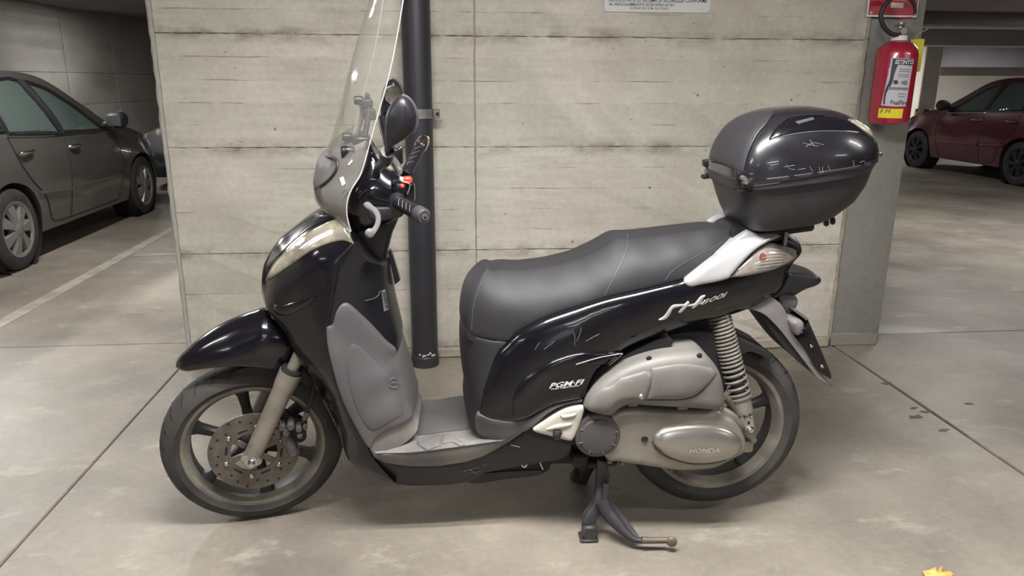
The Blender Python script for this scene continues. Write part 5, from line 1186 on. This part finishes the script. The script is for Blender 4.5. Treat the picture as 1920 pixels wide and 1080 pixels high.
# ------------------------------------------------------------------ cars
def poly_cut(o, polys):
    bm = bmesh.new(); bm.from_mesh(o.data); bm.faces.ensure_lookup_table(); kill = []
    for f in bm.faces:
        if abs(f.normal.y) < .25: continue
        c = f.calc_center_median()
        for P in polys:
            if inside(np.array([[c.x, c.z]]), np.array(P))[0]: kill.append(f); break
    bmesh.ops.delete(bm, geom=kill, context='FACES'); bm.to_mesh(o.data); bm.free()
def car(name, x, y, wb, paint, label, hw=.80, group=None, zs=1.0, rot=math.pi/2, zf=1.0, cover=None):
    k = wb/2.49; cover = cover or M['cap']; zq = lambda z: z if z < .5 else .5+(z-.5)*zf
    e = tag(empty(name, matrix=None), label, 'car', group); e.matrix_basis = Matrix.Translation((x, y, 0)) @ Matrix.Rotation(rot, 4, 'Z')
    FRAMED.discard(e.name)
    X = lambda a: a*k
    def arch(cx): return [(X(cx)-.37, .21, hw-.03, 0, 'mc'), (X(cx)-.345, .40, hw), (X(cx)-.24, .57, hw), (X(cx), .645, hw), (X(cx)+.24, .57, hw), (X(cx)+.345, .40, hw), (X(cx)+.37, .21, hw-.03, 0, 'mc')]
    mk = lambda p: p if 'mc' in p else (*p, 'm')
    out = [(X(-.60), .26, hw-.12), (X(-.66), .50, hw-.10, .1), (X(-.62), .82, hw-.08, .1), (X(-.56), 1.02, hw-.14, .08), (X(-.34), 1.36*zs, hw-.24, .04), (X(-.15), 1.43*zs, hw-.26, .02), (X(.40), 1.475*zs, hw-.25, .02), (X(.85), 1.47*zs, hw-.25, .02), (X(1.25), 1.40*zs, hw-.24, .03), (X(1.70), 1.18*zs, hw-.17, .05), (X(2.06), .985, hw-.10, .06), (X(2.55), .90, hw-.10, .05), (X(2.95), .78, hw-.10, .06), (X(3.17), .60, hw-.12, .1), (X(3.22), .40, hw-.12, .12), (X(3.16), .22, hw-.12, .1)]
    out += list(reversed(arch(2.49)))+list(reversed(arch(0)))
    fixed = []
    for p in out:
        nums = [q for q in p if not isinstance(q, str)]
        while len(nums) < 4: nums.append(0)
        nums[1] = zq(nums[1]); fixed.append((*nums, ''.join(q for q in p if isinstance(q, str)) or 'm'))
    bd = shell('body', Frame(Matrix.Identity(4)), fixed, paint, e, ctrl=[(X(a), zq(b), c, 'm') for a, b, c in ((.45, .88, hw), (1.2, .88, hw), (1.9, .86, hw-.01), (.45, .55, hw+.02), (1.2, .55, hw+.02), (2.0, .5, hw+.01), (.3, 1.18, hw-.10), (1.0, 1.2, hw-.10), (-.4, .7, hw-.02), (2.75, .65, hw-.06), (1.2, .3, hw))], grid=.05, step=.05, k=8, smooth=.0008)
    tree = bvh(bd)
    wins = [[(-34, 106), (-20, 130), (10, 138), (12, 104)], [(18, 102), (16, 138), (60, 141), (72, 139), (84, 98)], [(92, 98), (82, 138), (110, 132), (145, 116), (178, 94)]]
    wins = [[(a*k, 100*zq(b/100*(zs if b > 110 else 1))) for a, b in w] for w in wins]
    poly_cut(bd, [[(a/100, b/100) for a, b in w] for w in wins])
    for w in wins:
        c = np.mean(w, 0); g = [(c[0]+(a-c[0])*1.07, c[1]+(b-c[1])*1.12, 'c') for a, b in w]
        patch('window_pane', SD, tree, g, M['carglass'], e, off=.002, depth=.002, mirror=True, step=8, grid=15)
        q = [(c[0]+(a-c[0])*1.04, c[1]+(b-c[1])*1.08) for a, b in w]; q.append(q[0])
        pts = []
        for i in range(len(q)-1):
            for t in range(6):
                a = q[i][0]+(q[i+1][0]-q[i][0])*t/6; b = q[i][1]+(q[i+1][1]-q[i][1])*t/6
                l, nn = cast(SD, tree, a, b)
                if l is not None: pts.append(l)
        for s in (1, -1): tube('window_frame', [V((p.x, p.y*s, p.z)) for p in pts], .022, M['carblk'], e, n=6, sub=1, closed=True)
    def both(nm, q, r, m, off=0):
        q = [(a, 100*zq(b/100)) for a, b in q]
        t = line_on(nm, SD, tree, q, r, m, e, n=6, off=off, sub=4)
        if t:
            t2 = t.copy(); t2.data = t.data.copy(); COL.objects.link(t2)
            for v in t2.data.vertices: v.co.y *= -1
            t2.data.flip_normals()
    for q in ([(14*k, 104), (18*k, 80), (30*k, 62), (44*k, 48), (52*k, 30), (60*k, 26)], [(88*k, 96), (87*k, 60), (86*k, 26)], [(60*k, 26), (86*k, 25), (185*k, 25)], [(185*k, 25), (197*k, 50), (198*k, 80), (190*k, 92)]):
        both('door_seam', q, .006, M['carblk'])
    both('belt_trim', [(14*k, 99), (60*k, 96), (120*k, 94), (182*k, 91)], .011, M['chrome'], .004)
    both('side_moulding', [(34*k, 52), (60*k, 50), (84*k, 49)], .018, paint, .004)
    both('side_moulding', [(90*k, 49), (140*k, 48), (188*k, 47)], .018, paint, .004)
    both('sill', [(40*k, 21), (120*k, 19), (205*k, 20)], .03, M['carblk'], 0)
    for a, b in ((28, 85), (100, 84)):
        for s in (1, -1):
            l, nn = cast(SD, tree, a*k, 100*zq(b/100)); l = V((l.x, l.y*s, l.z))
            tube('door_handle', [l+V((-.085, 0, 0)), l+V((-.06, -.03*s, .004)), l+V((.06, -.03*s, .006)), l+V((.085, 0, .004))], .013, M['chrome'], e, n=8, sub=3)
    for s in (1, -1):
        l, nn = cast(SD, tree, 178*k, 100*zq(.99))
        if l is None: l = V((1.78*k, -hw+.1, .99))
        l = V((l.x, l.y*s, l.z))
        mr = tube('door_mirror', [l+V((-.02, .0, -.02)), l+V((0, -.08*s, .0)), l+V((.01, -.12*s, .03)), l+V((.015, -.20*s, .035)), l+V((.012, -.235*s, .035))], [.03, .035, .075, .08, .05], M['carblk'], e, n=14, sub=4)
        box('mirror_glass', l+V((-.062, -.16*s, .03)), (.012, .13, .10), M['carblk'], mr, bevel=.004)
    # wheels
    for cx in (0, 2.49):
        for s in (1, -1):
            w = empty('wheel', (X(cx), -(hw-.10)*s, .30), e); f = -s
            lathe('tyre', [(.19, f*.095), (.205, f*.10), (.27, f*.098), (.292, f*.085), (.30, f*.05), (.30, -f*.06), (.27, -f*.1), (.19, -f*.1)], (0, 0, 0), M['rubber'], w, 'y', 40)
            lathe('rim_dish', [(0, f*.055), (.19, f*.06), (.2, f*.098)], (0, 0, 0), M['carblk'], w, 'y', 40)
            lathe('wheel_cover_ring', [(.178, f*.088), (.19, f*.1), (.205, f*.102), (.205, f*.08)], (0, 0, 0), cover, w, 'y', 40)
            lathe('hub_cap', [(0, f*.115), (.045, f*.112), (.06, f*.1), (.06, f*.06)], (0, 0, 0), cover, w, 'y', 24)
            for q in range(7):
                g = 2*math.pi*q/7; vs = []
                for r, wd, yy in ((.045, .028, .108), (.11, .034, .104), (.185, .055, .093)):
                    c, t = V((r*math.cos(g), 0, r*math.sin(g))), V((-math.sin(g), 0, math.cos(g)))
                    for a, b in ((-1, yy-.03), (-.8, yy), (.8, yy), (1, yy-.03)): vs.append(c+t*wd*a+V((0, f*b, 0)))
                fs = [(i*4+j, i*4+j+1, i*4+5+j, i*4+4+j) for i in range(2) for j in range(3)]
                link('cover_spoke', mesh('cover_spoke', vs, fs), cover, w)
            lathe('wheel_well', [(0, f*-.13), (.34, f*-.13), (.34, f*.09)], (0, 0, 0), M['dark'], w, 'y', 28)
    # seats and dashboard seen through the panes
    for a in (1.12, .15):
        for s in (1, -1):
            st_ = shell('car_seat', Frame(Matrix.Translation((0, 0, 0))), [(X(a)-.28, 1.0, .2, 0, 'm'), (X(a)-.10, .95, .2, 0, 'm'), (X(a)+.02, .5, .2, 0, 'm'), (X(a)+.35, .46, .2, 0, 'm'), (X(a)+.35, .34, .2, 0, 'm'), (X(a)-.1, .34, .2, 0, 'm')], M['carblk'], e, grid=.08, step=.06)
            for v in st_.data.vertices: v.co.y += .34*s
            box('headrest', V((X(a)-.22, .34*s, 1.10)), (.10, .24, .17), M['carblk'], e, bevel=.04, seg=2)
    box('dashboard', V((X(1.95), 0, .86)), (.40, 1.3, .2), M['carblk'], e, bevel=.06, seg=2)
    sw = lathe('steering_wheel', [(.165, -.012), (.185, 0), (.165, .012), (.155, 0), (.165, -.012)], (0, 0, 0), M['carblk'], e, 'x', 28); sw.location = (X(1.62), .34, .92)
    # lamps, bumper grille, plate ends
    for s in (1, -1):
        box('head_lamp', V((X(2.98), (hw-.22)*s, .70)), (.34, .22, .13), M['lens'], e, bevel=.05, seg=2, rot=Matrix.Rotation(.35, 3, 'Y') @ Matrix.Rotation(-.35*s, 3, 'Z'))
        box('tail_lamp', V((X(-.50), (hw-.12)*s, .92)), (.14, .10, .3), M['signred'], e, bevel=.03, seg=2)
    box('bumper_grille', V((X(3.22)+.09, 0, .38)), (.06, 1.0, .16), M['carblk'], e, bevel=.02)
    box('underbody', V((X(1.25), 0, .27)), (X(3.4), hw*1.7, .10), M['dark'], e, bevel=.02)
    return e
car('parked_car', -3.10-.80+.02, 2.05, 2.40, M['carL'], 'grey metallic hatchback with silver wheel covers parked in the left bay', zf=.935)
car('parked_car', 7.83+.80, 6.0, 2.28, M['carR'], 'dark red hatchback with black wheels parked beyond the fire extinguisher', zs=.97, cover=M['carblk'])
nx = WF.at(277, 300, -6.6).x
car('parked_car', nx+3.30, 6.6, 2.45, M['carD'], 'dark blue car of which only the nose shows at the wall edge', rot=math.pi, cover=M['carblk'])
